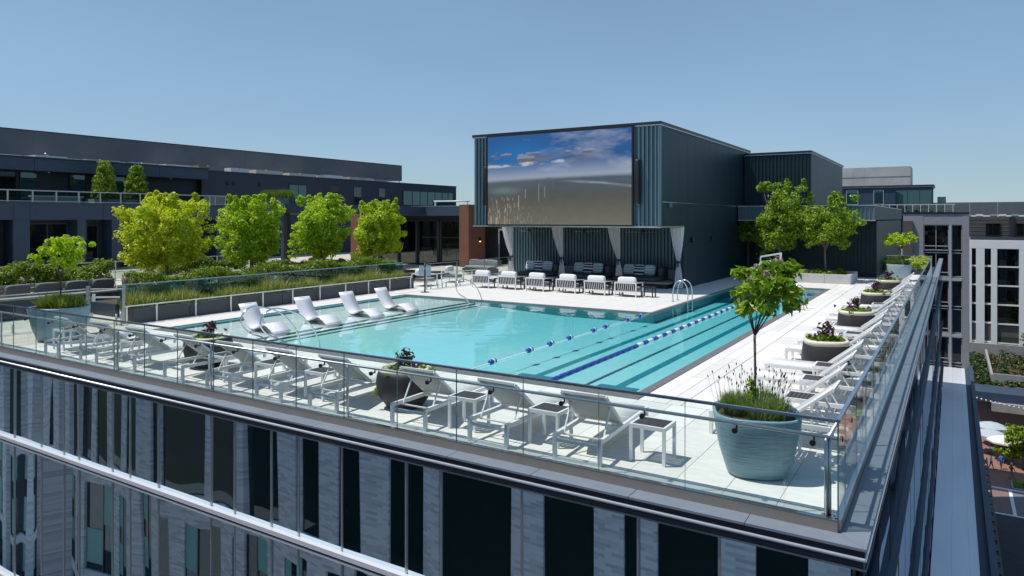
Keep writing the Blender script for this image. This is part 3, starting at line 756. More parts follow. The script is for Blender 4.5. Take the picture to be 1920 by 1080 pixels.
# curtains
M['curtain'] = foliage_mat('curtain_cloth', (0.94,0.94,0.95), (0.95,0.95,0.96), None, 0.22)
def curtain(x, lean, label):
    c = thing('curtain', label, 'curtain', (x, 23.35, 0), 0, 'white curtains tied back at the cabana front')
    prof = [(2.84,.68,-.26*lean),(2.3,.55,-.20*lean),(1.8,.40,-.11*lean),(1.45,.24,-.03*lean),(1.27,.15,0),(1.2,.13,0),(1.1,.17,0),(.8,.30,0),(.4,.40,0),(.04,.46,0)]
    n = 61; v = []; f = []
    from_z = []
    rowsz = []
    for k in range(len(prof)-1):
        for s_ in range(4):
            tt = s_/4; a, c_ = prof[k], prof[k+1]
            rowsz.append(tuple(a[i]*(1-tt)+c_[i]*tt for i in range(3)))
    rowsz.append(prof[-1])
    for z, wd, off in rowsz:
        for j in range(n):
            u = j/(n-1)
            amp = 0.035+0.02*min(wd,.5)
            v.append((off+(u-.5)*wd, amp*math.sin(u*math.pi*2*6.5+1.1*z)+0.02*math.sin(u*23+z*2), z))
    for r in range(len(rowsz)-1):
        for j in range(n-1):
            f.append((r*n+j, (r+1)*n+j, (r+1)*n+j+1, r*n+j+1))
    obj('cloth', MB().add(v, f, 0, True), M['curtain'], c)
    obj('tie_band', MB().lathe([(0.095,1.19),(0.105,1.21),(0.105,1.25),(0.095,1.27)], 16, sy=0.75), M['navy_trim'], c)
    obj('tie_end', MB().box(-0.03,0.03,-0.10,-0.085,1.0,1.2), M['navy_trim'], c)
for x, l, lab in ((-18.72,1,'white tied curtain, leftmost at the open end of the cabana'),(-15.72,1,'white tied curtain between the left and middle cabana sofas'),(-12.62,1,'white tied curtain between the middle and right cabana sofas'),(-9.66,.25,'white tied curtain at the corner of the dark side wall')):
    curtain(x, l, lab)

# blocks behind the cabana
bk = thing('stair_block', 'dark ribbed metal block behind the two trees at the pool end', 'building', (-7.5, 40, 0))
def bb_(x0,x1,y0,y1,z0,z1): return MB().box(x0+7.5,x1+7.5,y0-40,y1-40,z0,z1)
obj('wall', bb_(-9.46,-5.80,34.56,48,3.1,6.95), M['teal_wall'], bk)
obj('ribbed_front', corrug(-9.44+7.5,-5.79+7.5,0.2,-0.05,'x',3.9,6.93,34.54-40), M['teal_wall'], bk)
for i in range(6): obj('wall_panel', bb_(-5.795,-5.775,34.6+i*2.2,34.6+i*2.2+2.19,3.9,6.93), M['teal_wall'], bk)
obj('roof_edge', bb_(-9.46,-5.72,34.45,48.05,6.95,7.07), M['navy_trim'], bk)
obj('roof_trim', bb_(-9.46,-5.74,34.47,48.03,6.91,6.95), M['steel_b'], bk)
obj('overhang', bb_(-9.44,-2.46,33.06,56,3.16,3.9), M['teal_wall'], bk)
obj('ribbed_overhang', corrug(-9.44+7.5,-2.45+7.5,0.2,-0.05,'x',3.16,3.9,33.05-40), M['teal_metal'], bk)
obj('overhang_trim', bb_(-9.44,-2.40,32.96,33.1,3.10,3.16), M['steel_b'], bk)
obj('roof_trim', bb_(-9.44,-2.42,32.97,56.05,3.9,3.95), M['steel_b'], bk)
obj('ribbed_wall', corrug(-9.44+7.5,-2.5+7.5,0.2,-0.04,'x',0,3.1,35.0-40), M['teal_wall'], bk)
obj('lower_wall', bb_(-9.44,-2.5,35.03,56,0,3.1), M['teal_wall'], bk)

# ------------------------------------------------------------------ buildings on the left
def win(parent, face, u0, u1, z0, z1, at, glass, frame='black', mull=(), fw=0.06, dep=0.08):
    """a window as frame > pane; face 'x' looks towards +x at x=at (u is y), face 'y' looks towards -y at y=at (u is x)"""
    def bx(mb, a0, a1, c0, c1, d0, d1):
        if face == 'x': mb.box(at+d0, at+d1, a0, a1, c0, c1)
        else: mb.box(a0, a1, at-d1, at-d0, c0, c1)
    fr = MB()
    bx(fr,u0,u0+fw,z0,z1,0,dep); bx(fr,u1-fw,u1,z0,z1,0,dep); bx(fr,u0+fw,u1-fw,z0,z0+fw,0,dep); bx(fr,u0+fw,u1-fw,z1-fw,z1,0,dep)
    for m_ in mull: bx(fr, m_-fw*.4, m_+fw*.4, z0+fw, z1-fw, 0, dep)
    o = obj('window', fr, M[frame], parent)
    edges = [u0+fw] + list(mull) + [u1-fw]
    for a, c in zip(edges[:-1], edges[1:]):
        p = MB(); bx(p, a+.005, c-.005, z0+fw, z1-fw, 0.015, 0.03)
        obj('pane', p, M[glass], o)
    return o
L1 = thing('apartment_wing', 'dark navy panelled apartment wing with terrace across the left background', 'building', (0,0,0))
obj('wall', MB().box(-60,-46.2,-12,25.2,0,4.02), M['navy_dark'], L1)
# proud panel piers and slab fascia, lit recessed bays between them
for y0, y1 in ((-6,-3.2),(-0.5,1.0),(5.2,6.1),(9.2,10.35),(11.1,11.98),(14.64,15.16),(16.75,17.4),(19.1,19.9),(22.2,23.0),(24.4,25.2)):
    obj('pier', MB().box(-46.2,-45.02,y0,y1,0,3.14), M['navy_panel'], L1)
edges = [-12,-7,-3.2,1,5.2,9.2,11.1,11.98,16.2,20.3,25.25]
for a, c in zip(edges[:-1], edges[1:]):
    obj('fascia_panel', MB().box(-46.2,-45.0,a+.01,c-.01,3.15,4.12), M['navy_panel'], L1)
win(L1,'x',12.35,14.6,0.5,2.95,-46.19,'win_dark','navy_panel',(13.42,),0.07)
win(L1,'x',15.3,16.45,0.6,2.8,-46.19,'win_dark','navy_panel',(15.75,),0.06)
win(L1,'x',6.3,9.0,0.3,2.9,-46.19,'win_dark','black',(7.6,))
win(L1,'x',17.6,19.0,0.6,2.8,-46.19,'win_dark','navy_panel',(18.3,),0.06)
win(L1,'x',20.2,22.0,0.6,2.8,-46.19,'win_dark','navy_panel',(21.1,),0.06)
obj('terrace_slab', MB().box(-60,-44.98,-12,25.3,4.13,4.2), M['navy_panel'], L1)
tr_ = thing('terrace_railing', 'grey metal railing with glass along the upper terrace of the navy wing', 'railing', (-45.1,0,4.2))
obj('top_rail', MB().box(-0.03,0.03,-12,25.2,0.66,0.72).box(-0.03,0.03,-12,25.2,0.04,0.08), M['steel_b'], tr_)
_p = MB().box(-0.04,0.04,-0.04,0.04,0,0.66).mesh('post', M['steel_b']); _g = MB().box(-0.006,0.006,-0.62,0.62,0.1,0.64).mesh('glass_panel', M['clear'])
for i in range(29):
    inst('post', _p, tr_, (0,25.15-i*1.3,0)); inst('glass_panel', _g, tr_, (0,24.5-i*1.3,0))
obj('rail_return', MB().box(-2.6,0,25.17,25.23,0.66,0.72).box(-2.6,-2.52,25.16,25.24,0,0.66).box(-1.3,-1.22,25.16,25.24,0,0.66), M['steel_b'], tr_)
L2 = thing('upper_apartment_storey', 'long dark navy upper storey with cyan windows behind the lime trees', 'building', (0,0,4.2))
def zz(z): return z-4.2
obj('wall', MB().box(-60,-48.0,25.2,58.0,zz(0),zz(6.9)), M['navy_dark'], L2)
obj('wall', MB().box(-60,-48.5,-12,25.2,zz(4.2),zz(6.4)), M['navy_dark'], L2)
for a, c in ((-12,-4),(-4,3),(3,8.5),(8.5,13.2),(13.2,18.0),(18.0,21.3),(21.3,25.2)):
    obj('fascia_panel', MB().box(-49.5,-47.2,a+.01,c-.01,zz(6.2),zz(6.98)), M['navy_panel'], L2)
obj('roof_edge', MB().box(-60,-47.1,-12,25.3,zz(6.98),zz(7.06)).box(-60,-47.95,25.3,58.05,zz(6.9),zz(6.98)), M['navy_trim'], L2)
win(L2,'x',10.2,12.75,zz(4.25),zz(6.2),-48.5,'win_dark','black',(11.4,))
win(L2,'x',12.9,13.95,zz(4.25),zz(6.2),-48.5,'win_teal','black',())
win(L2,'x',15.8,16.9,zz(4.3),zz(6.2),-48.5,'win_teal','black',())
win(L2,'x',18.6,19.6,zz(4.3),zz(6.2),-48.5,'win_teal','black',())
win(L2,'x',6.6,9.6,zz(4.25),zz(6.2),-48.5,'win_dark','black',(8.2,))
win(L2,'x',33.6,35.6,zz(4.6),zz(6.22),-48.0,'win_teal','black',(34.65,),0.05,0.05)
for u0,u1 in ((38.4,39.6),(41.4,42.5),(44.9,45.9)):
    win(L2,'x',u0,u1,zz(4.5),zz(6.3),-48.0,'win','navy_panel',(),0.05,0.05)
win(L2,'x',48.6,57.4,zz(4.6),zz(6.2),-48.0,'win_teal','black',(50.1,51.4,52.7,54.0,55.3,56.4),0.07,0.06)
for y in (27.5,28.1,30.6):
    obj('vent', MB().cyl((-48.02,y,zz(6.05)),0.14,0.12,12,axis='x'), M['black'], L2)
for y in (14.2,22.4): obj('downlight', MB().cyl((-47.6,y,zz(6.12)),0.07,0.08,10), M['steel_b'], L2)
# rooftop clutter visible under the floating screen wall
rf = random.Random(4)
hm = [M['steel_b'], M['white_alu'], M['concrete'], M['mesh_grey'], M['wood_grey'], M['cream']]
units = [(9.0,2.4,2,'low grey unit on the navy roof at the far left edge'),(13.0,2.0,0,'low grey unit on the roof behind the columnar trees'),(18.2,2.2,1,'white rooftop unit above the first lime tree'),
 (22.0,2.6,3,'grey rooftop unit between the first and second lime trees'),(25.4,2.4,0,'steel rooftop unit left above the second lime tree'),(28.4,2.4,1,'white rooftop unit right above the second lime tree'),
 (31.6,2.6,4,'brown rooftop unit left of the cyan window pair'),(34.6,2.0,1,'white rooftop unit right above the cyan window pair'),(38.0,3.2,5,'cream rooftop unit above the third lime tree'),
 (42.2,3.6,5,'long cream rooftop unit between the third and fourth lime trees'),(46.4,2.8,0,'steel rooftop unit above the fourth lime tree'),(50.6,3.6,3,'pale rooftop unit at the right end of the screen wall')]
for y, wd, mi, lab in units:
    un = thing('rooftop_unit', lab, 'roof equipment', (-56.4, y, 7.0), 0, 'mechanical units under the roof screen')
    hh = rf.uniform(.82,.98)
    obj('housing', MB().box(-.5,.5,-wd/2,wd/2,0.08,hh), hm[mi], un)
    obj('foot', MB().box(-.45,-.35,-wd/2+.05,wd/2-.05,0,.08).box(.35,.45,-wd/2+.05,wd/2-.05,0,.08), M['black'], un)
    obj('vent_cap', MB().cyl((0,0,hh),0.12,0.05,10), M['steel_b'], un)
for y_ in (10.9, 14.0):
    vp = thing('vent_pipe', 'pale vent pipe standing on the left roof edge' if y_ < 12 else 'squat vent pipe on the navy roof by the columnar trees', 'vent', (-47.6, y_, 7.06))
    obj('pipe', MB().cyl((0,0,0),0.07,0.35 if y_ < 12 else .2,10), M['white_alu'], vp); obj('cap', MB().lathe([(0.13,0.0),(0.02,0.12)],12,(0,0,.35 if y_ < 12 else .2)), M['steel_b'], vp)
scw = thing('roof_screen_wall', 'long plain grey metal screen wall floating above the left roofs', 'screen wall', (-58, 25, 7.0))
for i in range(16):
    y0 = -40+i*4.7
    obj('screen_panel', MB().box(-0.1,0.1,y0,min(y0+4.69,34.9),0.95,2.85), M['screen_grey'], scw)
obj('top_cap', MB().box(-0.14,0.14,-40,34.95,2.85,2.9), M['black'], scw)
_p = MB().box(-0.06,0.06,-0.06,0.06,0,0.95).mesh('post', M['steel_b'])
for i in range(16): inst('post', _p, scw, (0,34.5-i*4.7,0))
obj('end_return', MB().box(-6,-0.1,34.8,34.9,0.95,2.85), M['screen_grey'], scw)

# fitness pavilion: dark canopy, glass front, brown piers
gy = thing('glass_pavilion', 'glass fronted pavilion under a dark flat roof beside brown metal piers', 'building', (-30,31,0))
def gb(x0,x1,y0,y1,z0,z1): return MB().box(x0+30,x1+30,y0-31,y1-31,z0,z1)
obj('roof', gb(-37.5,-27.0,30.05,44,3.42,4.05), M['navy_panel'], gy)
obj('roof_soffit', gb(-37.5,-27.0,30.45,44,3.10,3.42), M['black'], gy)
obj('roof', gb(-32.9,-30.0,18,30.04,3.5,4.05), M['navy_panel'], gy)
obj('roof_trim', gb(-37.5,-27.0,30.04,30.1,4.052,4.09), M['steel_b'], gy)
obj('pier', gb(-26.97,-26.2,29.95,31.9,0,4.16), M['brown_panel'], gy)
obj('pier', gb(-36.9,-36.0,29.9,31,0,4.0), M['brown_panel'], gy)
for x in (-32.8,-30.15):
    obj('post', gb(x,x+.26,18.05,18.25,0,3.5), M['black'], gy)
obj('post', gb(-30.7,-30.22,18.3,18.5,0,3.5), M['navy_panel'], gy)
obj('back_wall', gb(-36.9,-27.0,38,38.2,0,3.1), M['wood_grey'], gy)
obj('side_wall', gb(-36.9,-36.7,31,38,0,3.1), M['navy_dark'], gy)
obj('interior_floor', gb(-36.7,-27.02,30.4,38,0.0,0.04), M['wood_grey'], gy)
for x0, x1 in ((-36.0,-34.4),(-34.25,-32.6),(-32.45,-30.9),(-30.75,-29.0),(-28.75,-27.05)):
    f = obj('glass_bay', gb(x0,x0+.06,30.2,30.34,0.05,3.1).box(x1-.06+30,x1+30,-0.8,-0.66,0.05,3.1).box(x0+.06+30,x1-.06+30,-0.8,-0.66,3.04,3.1).box(x0+.06+30,x1-.06+30,-0.8,-0.66,0.05,.12), M['black'], gy)
    obj('pane', gb(x0+.065,x1-.065,30.26,30.28,.125,3.035), M['clear'], f)
    obj('column', gb(x1,x1+.15,30.15,30.4,0,3.1), M['black'], gy)
for k in range(14):
    x = -33.4+k*.22
    obj('wood_slat', gb(x,x+.13,36.0,36.08,0.05,3.0), M['wood_grey'], gy)
for z in (0.9,1.75): obj('shelf', gb(-34.0,-30.3,34.6,35.2,z,z+.06), M['white_alu'], gy)
for (x,y,lab) in ((-31.6,32.6,'black exercise bike behind the pavilion glass, nearer the brown pier'),(-34.9,32.4,'black exercise bike behind the pavilion glass by the lime tree')):
    e = thing('exercise_bike', lab, 'exercise machine', (x,y,0.04), 0.5)
    obj('frame', MB().bar((-.5,0,.08),(.5,0,.08),.12,.1).bar((0,0,.1),(.25,0,1.05),.09,.12).bar((-.1,0,.1),(-.3,0,.9),.08,.1).box(-.5,-.4,-.25,.25,0,.06).box(.4,.5,-.25,.25,0,.06), M['black'], e)
    obj('saddle', MB().box(-.45,-.18,-.1,.1,.9,.97), M['black'], e); obj('flywheel', MB().cyl((.1,-.05,.35),.27,.1,20,axis='y'), M['black'], e)
    obj('handlebar', MB().tube([(.2,-.25,1.1),(.28,0,1.12),(.2,.25,1.1)],.025,6).box(.22,.3,-.15,.15,1.1,1.32), M['black'], e)
obj('rear_wall', gb(-26.2,-20.3,33.5,33.7,0,3.2), M['navy_dark'], gy)
for x0,x1 in ((-27.0+.9,-25.0),(-24.8,-23.6),(-23.4,-22.0)):
    f = obj('door', gb(x0,x0+.08,33.4,33.5,0,2.5).box(x1-.08+30,x1+30,2.4,2.5,0,2.5).box(x0+.08+30,x1-.08+30,2.4,2.5,2.4,2.5), M['grey_trim'], gy)
    obj('pane', gb(x0+.085,x1-.085,33.45,33.47,.02,2.39), M['win'], f)
sc_ = thing('wall_sconce', 'glowing wall sconce on the brown metal pier', 'wall lamp', (-26.19, 31.2, 1.55))
obj('back_plate', MB().box(0,.02,-.06,.06,.1,.4), M['black'], sc_)
obj('lamp_shade', MB().box(.02,.1,-.08,.08,.16,.38), M['black'], sc_); obj('bulb', MB().box(.03,.09,-.05,.05,.1,.158), M['lamp_glow'], sc_)
rg = thing('roof_planter', 'long metal planter on the pavilion roof behind the lime trees', 'planter', (-33,18.4,4.05))
obj('trough', MB().box(.3,2.85,0,.5,0,.3), M['navy_panel'], rg)
gr_ = thing('parapet_rail', 'white pipe rail along the pavilion roof edge by the pier', 'railing', (-28.5,30.3,4.09))
obj('pipe', MB().tube([(-.9,0,.32),(2.1,0,.30)],.05,8), M['white_alu'], gr_); obj('support', MB().box(-.8,-.72,-.04,.04,0,.3).box(1.9,1.98,-.04,.04,0,.3), M['white_alu'], gr_)
fb = thing('distant_building', 'small distant flat building seen between the navy wing and the cabana', 'building', (-41,70,0))
obj('wall', MB().box(-6,6,0,8,0,5.6), M['navy_dark'], fb); obj('roof', MB().box(-6.1,6.1,-.1,8.1,5.6,5.75), M['navy_panel'], fb)
for k in range(5): win(fb,'y',-4+k*1.7,-2.5+k*1.7,3.6,5.1,0,'win_teal','grey_trim',(),0.06,0.05)

# ------------------------------------------------------------------ buildings on the right
ph = thing('penthouse', 'navy penthouse with big corner windows under a pale mesh roof enclosure', 'building', (-5,78,0))
def pbx(x0,x1,y0,y1,z0,z1): return MB().box(x0+5,x1+5,y0-78,y1-78,z0,z1)
obj('wall', pbx(-16,-0.80,78,83.5,0,6.58), M['navy_panel'], ph)
obj('roof', pbx(-16,-0.66,77.85,83.6,6.63,6.8), M['navy_trim'], ph)
obj('roof_trim', pbx(-16,-0.68,77.87,83.58,6.58,6.63), M['steel_b'], ph)
for i in range(7):
    x0 = -10.6+i*1.11
    obj('mesh_panel', pbx(x0,min(x0+1.1,-2.85),78.6,78.7,6.8,8.85), M['mesh_grey'], ph)
    obj('mesh_rail', pbx(x0,min(x0+1.1,-2.85),78.57,78.6,7.78,7.83), M['steel_b'], ph)
for i in range(3):
    obj('mesh_panel', pbx(-2.95,-2.85,78.7+i*1.5,78.7+i*1.5+1.48,6.8,8.85), M['mesh_grey'], ph)
obj('mesh_roof', pbx(-10.6,-2.95,78.7,83.2,8.7,8.8), M['mesh_grey'], ph)
win(ph,'y',-9.05+5,-7.85+5,4.75,6.35,0.0,'win_teal','grey_trim',(),.06,.06)
win(ph,'y',-6.35+5,-5.35+5,4.75,6.32,0.0,'win_teal','grey_trim',(),.06,.06)
win(ph,'y',-4.25+5,-.84+5,4.5,6.32,0.0,'win_teal','navy_trim',(-3.1+5,-2.0+5),.05,.06)
obj('side_glass', pbx(-0.80,-0.76,78.1,83,4.5,6.3), M['win_teal'], ph)
obj('roof_deck', pbx(-16,1.4,77.0,84,3.5,3.9), M['navy_panel'], ph)
obj('stair_box', pbx(-.45,0.35,82,83.5,3.9,5.6), M['win_teal'], ph)
pr_ = thing('penthouse_railing', 'white framed glass railing in front of the penthouse windows', 'railing', (-2.2,77.2,3.9))
obj('top_rail', MB().box(-3.3,3.4,-.03,.03,.76,.82).box(3.34,3.4,.03,6.5,.76,.82), M['white_alu'], pr_)
for i in range(10):
    obj('post', MB().box(-3.3+i*.72,-3.25+i*.72,-.03,.03,0,.76), M['white_alu'], pr_)
    if i < 9: obj('glass_panel', MB().box(-3.24+i*.72,-2.59+i*.72,-.006,.006,.06,.74), M['clear'], pr_)
for i in range(3): obj('glass_panel', MB().box(3.36,3.375,.1+i*1.9,1.9+i*1.9,.06,.74), M['clear'], pr_)
for x, lb_ in ((-1.6,'leftmost dark chair behind the penthouse railing'),(-.2,'middle dark chair behind the penthouse railing'),(1.3,'rightmost dark chair behind the penthouse railing')):
    ch = thing('lounge_chair', lb_, 'chair', (-2.2+x,77.65,3.9), 0, 'dark chairs on the penthouse terrace')
    obj('seat', MB().box(-.3,.3,-.3,.3,.3,.42), M['charcoal'], ch); obj('backrest', MB().box(-.3,.3,.2,.3,.42,.75), M['charcoal'], ch)
    for sx in (-.27,.23):
        for sy in (-.27,.23): obj('leg', MB().box(sx,sx+.04,sy,sy+.04,0,.3), M['black'], ch)

db = thing('brick_tower', 'dark brick residential tower end at the far side of the pale roof', 'building', (-.5,72,GZ))
DX, DY = .5, -72
def dbx(x0,x1,y0,y1,z0,z1): return MB().box(x0+DX,x1+DX,y0+DY,y1+DY,bz(z0),bz(z1))
obj('core', dbx(-3.1,2.2,72.25,76.4,-26,3.7), M['navy_dark'], db)
obj('brick_pier', dbx(1.75,2.31,71.95,76.5,-26,3.7), M['brick_dark'], db)
obj('brick_pier', dbx(-3.2,-1.45,71.95,76.5,-26,3.7), M['brick_dark'], db)
obj('brick_band', dbx(-1.45,1.75,71.97,72.4,2.62,3.7), M['brick_dark'], db)
obj('parapet', dbx(-3.25,2.36,71.9,76.6,3.7,3.84), M['black'], db)
obj('brown_pier', dbx(-3.22,-2.35,71.6,71.95,-6,3.0), M['siding'], db)
obj('grey_pier', dbx(.68,.88,71.9,72.3,-26,2.6), M['grey_trim'], db)
lev = 2.6; tops = []
for r in range(5):
    z1 = 2.6-r*5.42
    obj('slab_band', dbx(-1.45,1.75,71.92,72.3,z1-5.42+.05,z1-5.42+.34), M['grey_trim'], db)
    for (a,c) in ((z1-2.5,z1),(z1-5.05,z1-2.68)):
        win(db,'y',-1.42+DX,.66+DX,bz(a)+.05,bz(c),72.25+DY,'win_dark','grey_trim',(-.4+DX,),.06,.16)
        win(db,'y',.9+DX,1.73+DX,bz(a)+.05,bz(c),72.25+DY,'win_dark','grey_trim',(),.05,.16)
        obj('balcony_rail', dbx(-1.42,.66,72.0,72.03,a+.02,a+.07).box(-1.42+DX,.66+DX,72.0+DY,72.03+DY,bz(a)+.42,bz(a)+.5), M['grey_trim'], db)

wb_ = thing('white_apartment_building', 'white clad apartment building with dark gridded windows at the right edge', 'building', (3,140,GZ))
WX, WY = -3, -140
K = 1.39
def wbx(x0,x1,y0,y1,z0,z1): return MB().box(x0+WX,x1+WX,y0+WY,y1+WY,bz(z0),bz(z1))
# plane y=140: x = about -0.6 + ..., rows of 3.3 m
def px_x(px, Y=140.0):
    # horizontal position on the plane y=Y that lies at a given bearing from the site origin
    k = (px-960)/1324.0; R_ = (math.cos(YAW), math.sin(YAW)); F_ = (-math.sin(YAW), math.cos(YAW))
    d = (R_[0]*k+F_[0], R_[1]*k+F_[1]); tt = (Y+8.2073)/d[1]
    return 1.0425+d[0]*tt
e = {k_: px_x(k_) for k_ in (1818,1822,1838,1857,1868,1871,1911,1918,1948,1990,2030)}
top = -0.55; bot = -19.8
obj('core', wbx(e[1818]+.3,e[2030],141.0,150,-21,0.0), M['navy_dark'], wb_)
obj('cladding_band', wbx(e[1818],e[2030],140,141.2,-2.0,top), M['white_clad'], wb_)
obj('cladding_band', wbx(e[1818],e[2030],140,141.2,-20.6,-18.55), M['white_clad'], wb_)
for a, c in ((1818,1822),(1838-.1,1838+.1),(1857,1871),(1911,1918)):
    pass
for a, c in ((e[1818],e[1822]),(e[1838]-.62,e[1838]+.62),(e[1857]+.1,e[1871]-.1),(e[1911],e[1918]+.8),(e[1990],e[2030])):
    obj('cladding_pier', wbx(a,c,140.01,141.2,-18.55,-2.0), M['white_clad'], wb_)
for r in range(5):
    z1 = -2.05-r*3.3; z0 = z1-3.2
    win(wb_,'y',e[1822]+WX+.02,e[1838]+WX-.64,bz(z0)+.35,bz(z1),141.0+WY,'win_dark','black',((e[1822]+e[1838]-.6)/2+WX,),.09,.3)
    win(wb_,'y',e[1838]+WX+.64,e[1857]+WX+.08,bz(z0)+.35,bz(z1),141.0+WY,'win_dark','black',((e[1838]+e[1857]+.7)/2+WX,),.09,.3)
    win(wb_,'y',e[1871]+WX-.08,e[1911]+WX-.02,bz(z0)+.25,bz(z1),141.0+WY,'win_dark','black',(e[1871]+WX+1.3,),.09,.1)
    obj('window_sill', wbx(e[1822],e[1857]+.1,140.3,141.0,z0+.05,z0+.33), M['white_clad'], wb_)
    obj('balcony_slab', wbx(e[1871]-.08,e[1911],140.1,141.0,z0+.02,z0+.22), M['white_clad'], wb_)
    obj('balcony_glass', wbx(e[1871]-.05,e[1911]-.03,140.15,140.18,z0+.24,z0+1.25), M['clear'], wb_)
obj('siding_storey', wbx(e[1818]-4,e[2030],142.5,150,0,3.6), M['navy_dark'], wb_)
for k_ in range(11):
    z = 0.02+k_*.33
    obj('siding_board', wbx(e[1818]-4,e[2030],142.3-.04*(k_%2),142.5,z,z+.27), M['siding'], wb_)
win(wb_,'y',px_x(1848,142)+WX,px_x(1877,142)+WX,bz(.2),bz(2.4),142.28+WY,'win_dark','black',(px_x(1862,142)+WX,),.08,.12)
win(wb_,'y',px_x(1905,142)+WX,px_x(1935,142)+WX,bz(.2),bz(2.4),142.28+WY,'win_dark','black',(px_x(1920,142)+WX,),.08,.12)
obj('siding_recess', wbx(px_x(1893,142),px_x(1902,142),142.0,142.3,0,3.6), M['navy_trim'], wb_)
for i in range(7):
    obj('screen_panel', wbx(-9+i*4.2,-9+i*4.2+4.17,146,146.2,3.8,6.2), M['screen_grey'], wb_)
for k_, xx_ in enumerate((3.2,5.0,7.1,8.4,10.2)):
    u = thing('rooftop_unit', ('leftmost low','second low','middle low','fourth low','rightmost low')[k_]+' unit on the dark sided roof above the white building', 'roof equipment', (xx_,143.6,3.6), 0, 'units on the right roof')
    obj('housing', MB().box(-.55,.55,-.3,.3,.06,.42), M['white_alu'] if k_%2 else M['steel_b'], u); obj('foot', MB().box(-.5,.5,-.25,-.2,0,.06).box(-.5,.5,.2,.25,0,.06), M['black'], u)

# roof garden podium between the street and the white building
rgp = thing('garden_podium', 'low concrete podium with planted roof beds below the white building', 'building', (12,112,GZ))
def rb(x0,x1,y0,y1,z0,z1): return MB().box(x0-12,x1-12,y0-112,y1-112,bz(z0),bz(z1))
obj('wall', rb(3.2,60,108,140,-26,-21.6), M['siding'], rgp)
obj('canopy', rb(5.4,60,106.2,108,-22.6,-21.5), M['concrete'], rgp)
obj('canopy', rb(3.2,60,107.0,112,-21.6,-20.3), M['navy_panel'], rgp)
obj('bed_wall', rb(5.6,5.9,114,137,-20.4,-19.1), M['concrete'], rgp)
obj('bed_wall', rb(5.9,60,113.7,114,-20.4,-18.9), M['concrete'], rgp)
obj('bed_wall', rb(2.5,60,138,138.4,-20.4,-18.3), M['concrete'], rgp)
obj('roof_soil', rb(3.2,60,112,140,-20.6,-20.3), M['soil'], rgp)
obj('recess_wall', rb(1,60,140.4,141,-26,-15), M['siding'], rgp)

# ------------------------------------------------------------------ building across the street behind the camera: it shows mirrored in the glass facade
ob = thing('opposite_brick_building', 'grey brick building with tall dark windows mirrored in the glass facade', 'building', (0,-19.2,GZ))
obj('core', MB().box(-130,25,-12,-0.40,0,bz(3)), M['navy_dark'], ob)
M['teal_blind'] = pbr('teal_blind', (0.20,0.46,0.44), .5)
ro = random.Random(12)
x = -128.0; bays = []
while x < 22:
    wd = ro.choice((1.0,1.2,1.4,1.6,1.9,2.1,3.3)); gap = ro.choice((1.7,2.1,2.6,3.1))
    if wd > 3.0:
        obj('brick_pier', MB().prism([(x,-0.40),(x+.7,.55),(x+wd-.7,.55),(x+wd,-.40)],0,bz(3)), M['brick_grey'], ob)
    else:
        obj('brick_pier', MB().box(x,x+wd,-0.40,-0.22,0,bz(3)), M['brick_grey'], ob)
    bays.append((x+wd, x+wd+gap)); x += wd+gap
zs = bz(-14.6)
for a, c in bays:
    obj('glazing', MB().box(a,c,-0.395,-0.37,zs,bz(3)), M['win_green'], ob)
    obj('brick_spandrel', MB().box(a,c,-0.38,-0.24,zs-1.0,zs), M['brick_grey'], ob)
    obj('glazing', MB().box(a,c,-0.395,-0.37,0,zs-1.0), M['win_green'], ob)
    m_ = a+(c-a)*ro.uniform(.35,.65)
    obj('window_bar', MB().box(m_-.04,m_+.04,-0.365,-0.33,0,zs-1.0), M['black'], ob)
    for r in range(3):
        zt = zs-1.0-r*3.3
        if ro.random() < .9:
            p_ = (a+.08, m_-.06) if ro.random() < .5 else (m_+.06, c-.08)
            obj('window_blind', MB().box(p_[0],p_[1],-0.365,-0.34,zt-ro.uniform(1.6,3.0),zt-.05), M['teal_blind'], ob)
    obj('brick_spandrel', MB().box(a,c,-0.38,-0.25,bz(-22.6),bz(-21.9)), M['brick_grey'], ob)

# ------------------------------------------------------------------ glass railings round the deck
def glass_rail(name, label, loc, rz, length, pitch, first, posts, h=1.06, brk=True, capend=0.0):
    """local x runs along the rail; -y is outside"""
    t = thing(name, label, 'railing', loc, rz)
    obj('base_shoe', MB().box(0,length,-.03,.03,-.125,.02), M['shoe'], t)
    obj('shoe_trim', MB().box(0,length,-.033,.033,.02,.028), M['steel'], t)
    obj('top_rail', MB().box(0,length,-.022,.022,h,h+.03), M['steel'], t)
    obj('handrail', MB().tube([(0.1,.1,.86),(length,.1,.86)], .021, 10), M['steel_b'], t)
    n = int((length-first)/pitch)
    ge = None
    xs = [0.02] + [first+i*pitch for i in range(n+1)] + [length]
    cache = {}
    for a, c in zip(xs[:-1], xs[1:]):
        wd = round(c-a, 3)
        if wd < .06: continue
        if wd not in cache:
            mb = MB(); mb.box(.005,wd-.005,-.007,.007,.028,h)
            me = mb.mesh('glass_panel', [M['rail_glass'], M['glass_edge']])
            for p in me.polygons:
                if abs(p.normal.x) > .9: p.material_index = 1
            cache[wd] = me
        inst('glass_panel', cache[wd], t, (a,0,0))
    if brk:
        bm = MB().cyl((0,-.012,0),.032,.03,14,axis='y').box(-.008,.008,.012,.10,-.008,.008).box(-.008,.008,.084,.10,-.008,.055).mesh('bracket', M['black'])
        for a, c in zip(xs[:-1], xs[1:]):
            if c-a > .5: inst('bracket', bm, t, ((a+c)/2+.02, 0, .80))
    pm = MB().tube([(0,.1,.0),(0,.1,.86)],.02,10).box(-.05,.05,.05,.15,0,.012).mesh('post', M['steel_b'])
    for x in posts: inst('post', pm, t, (x,0,0))
    return t
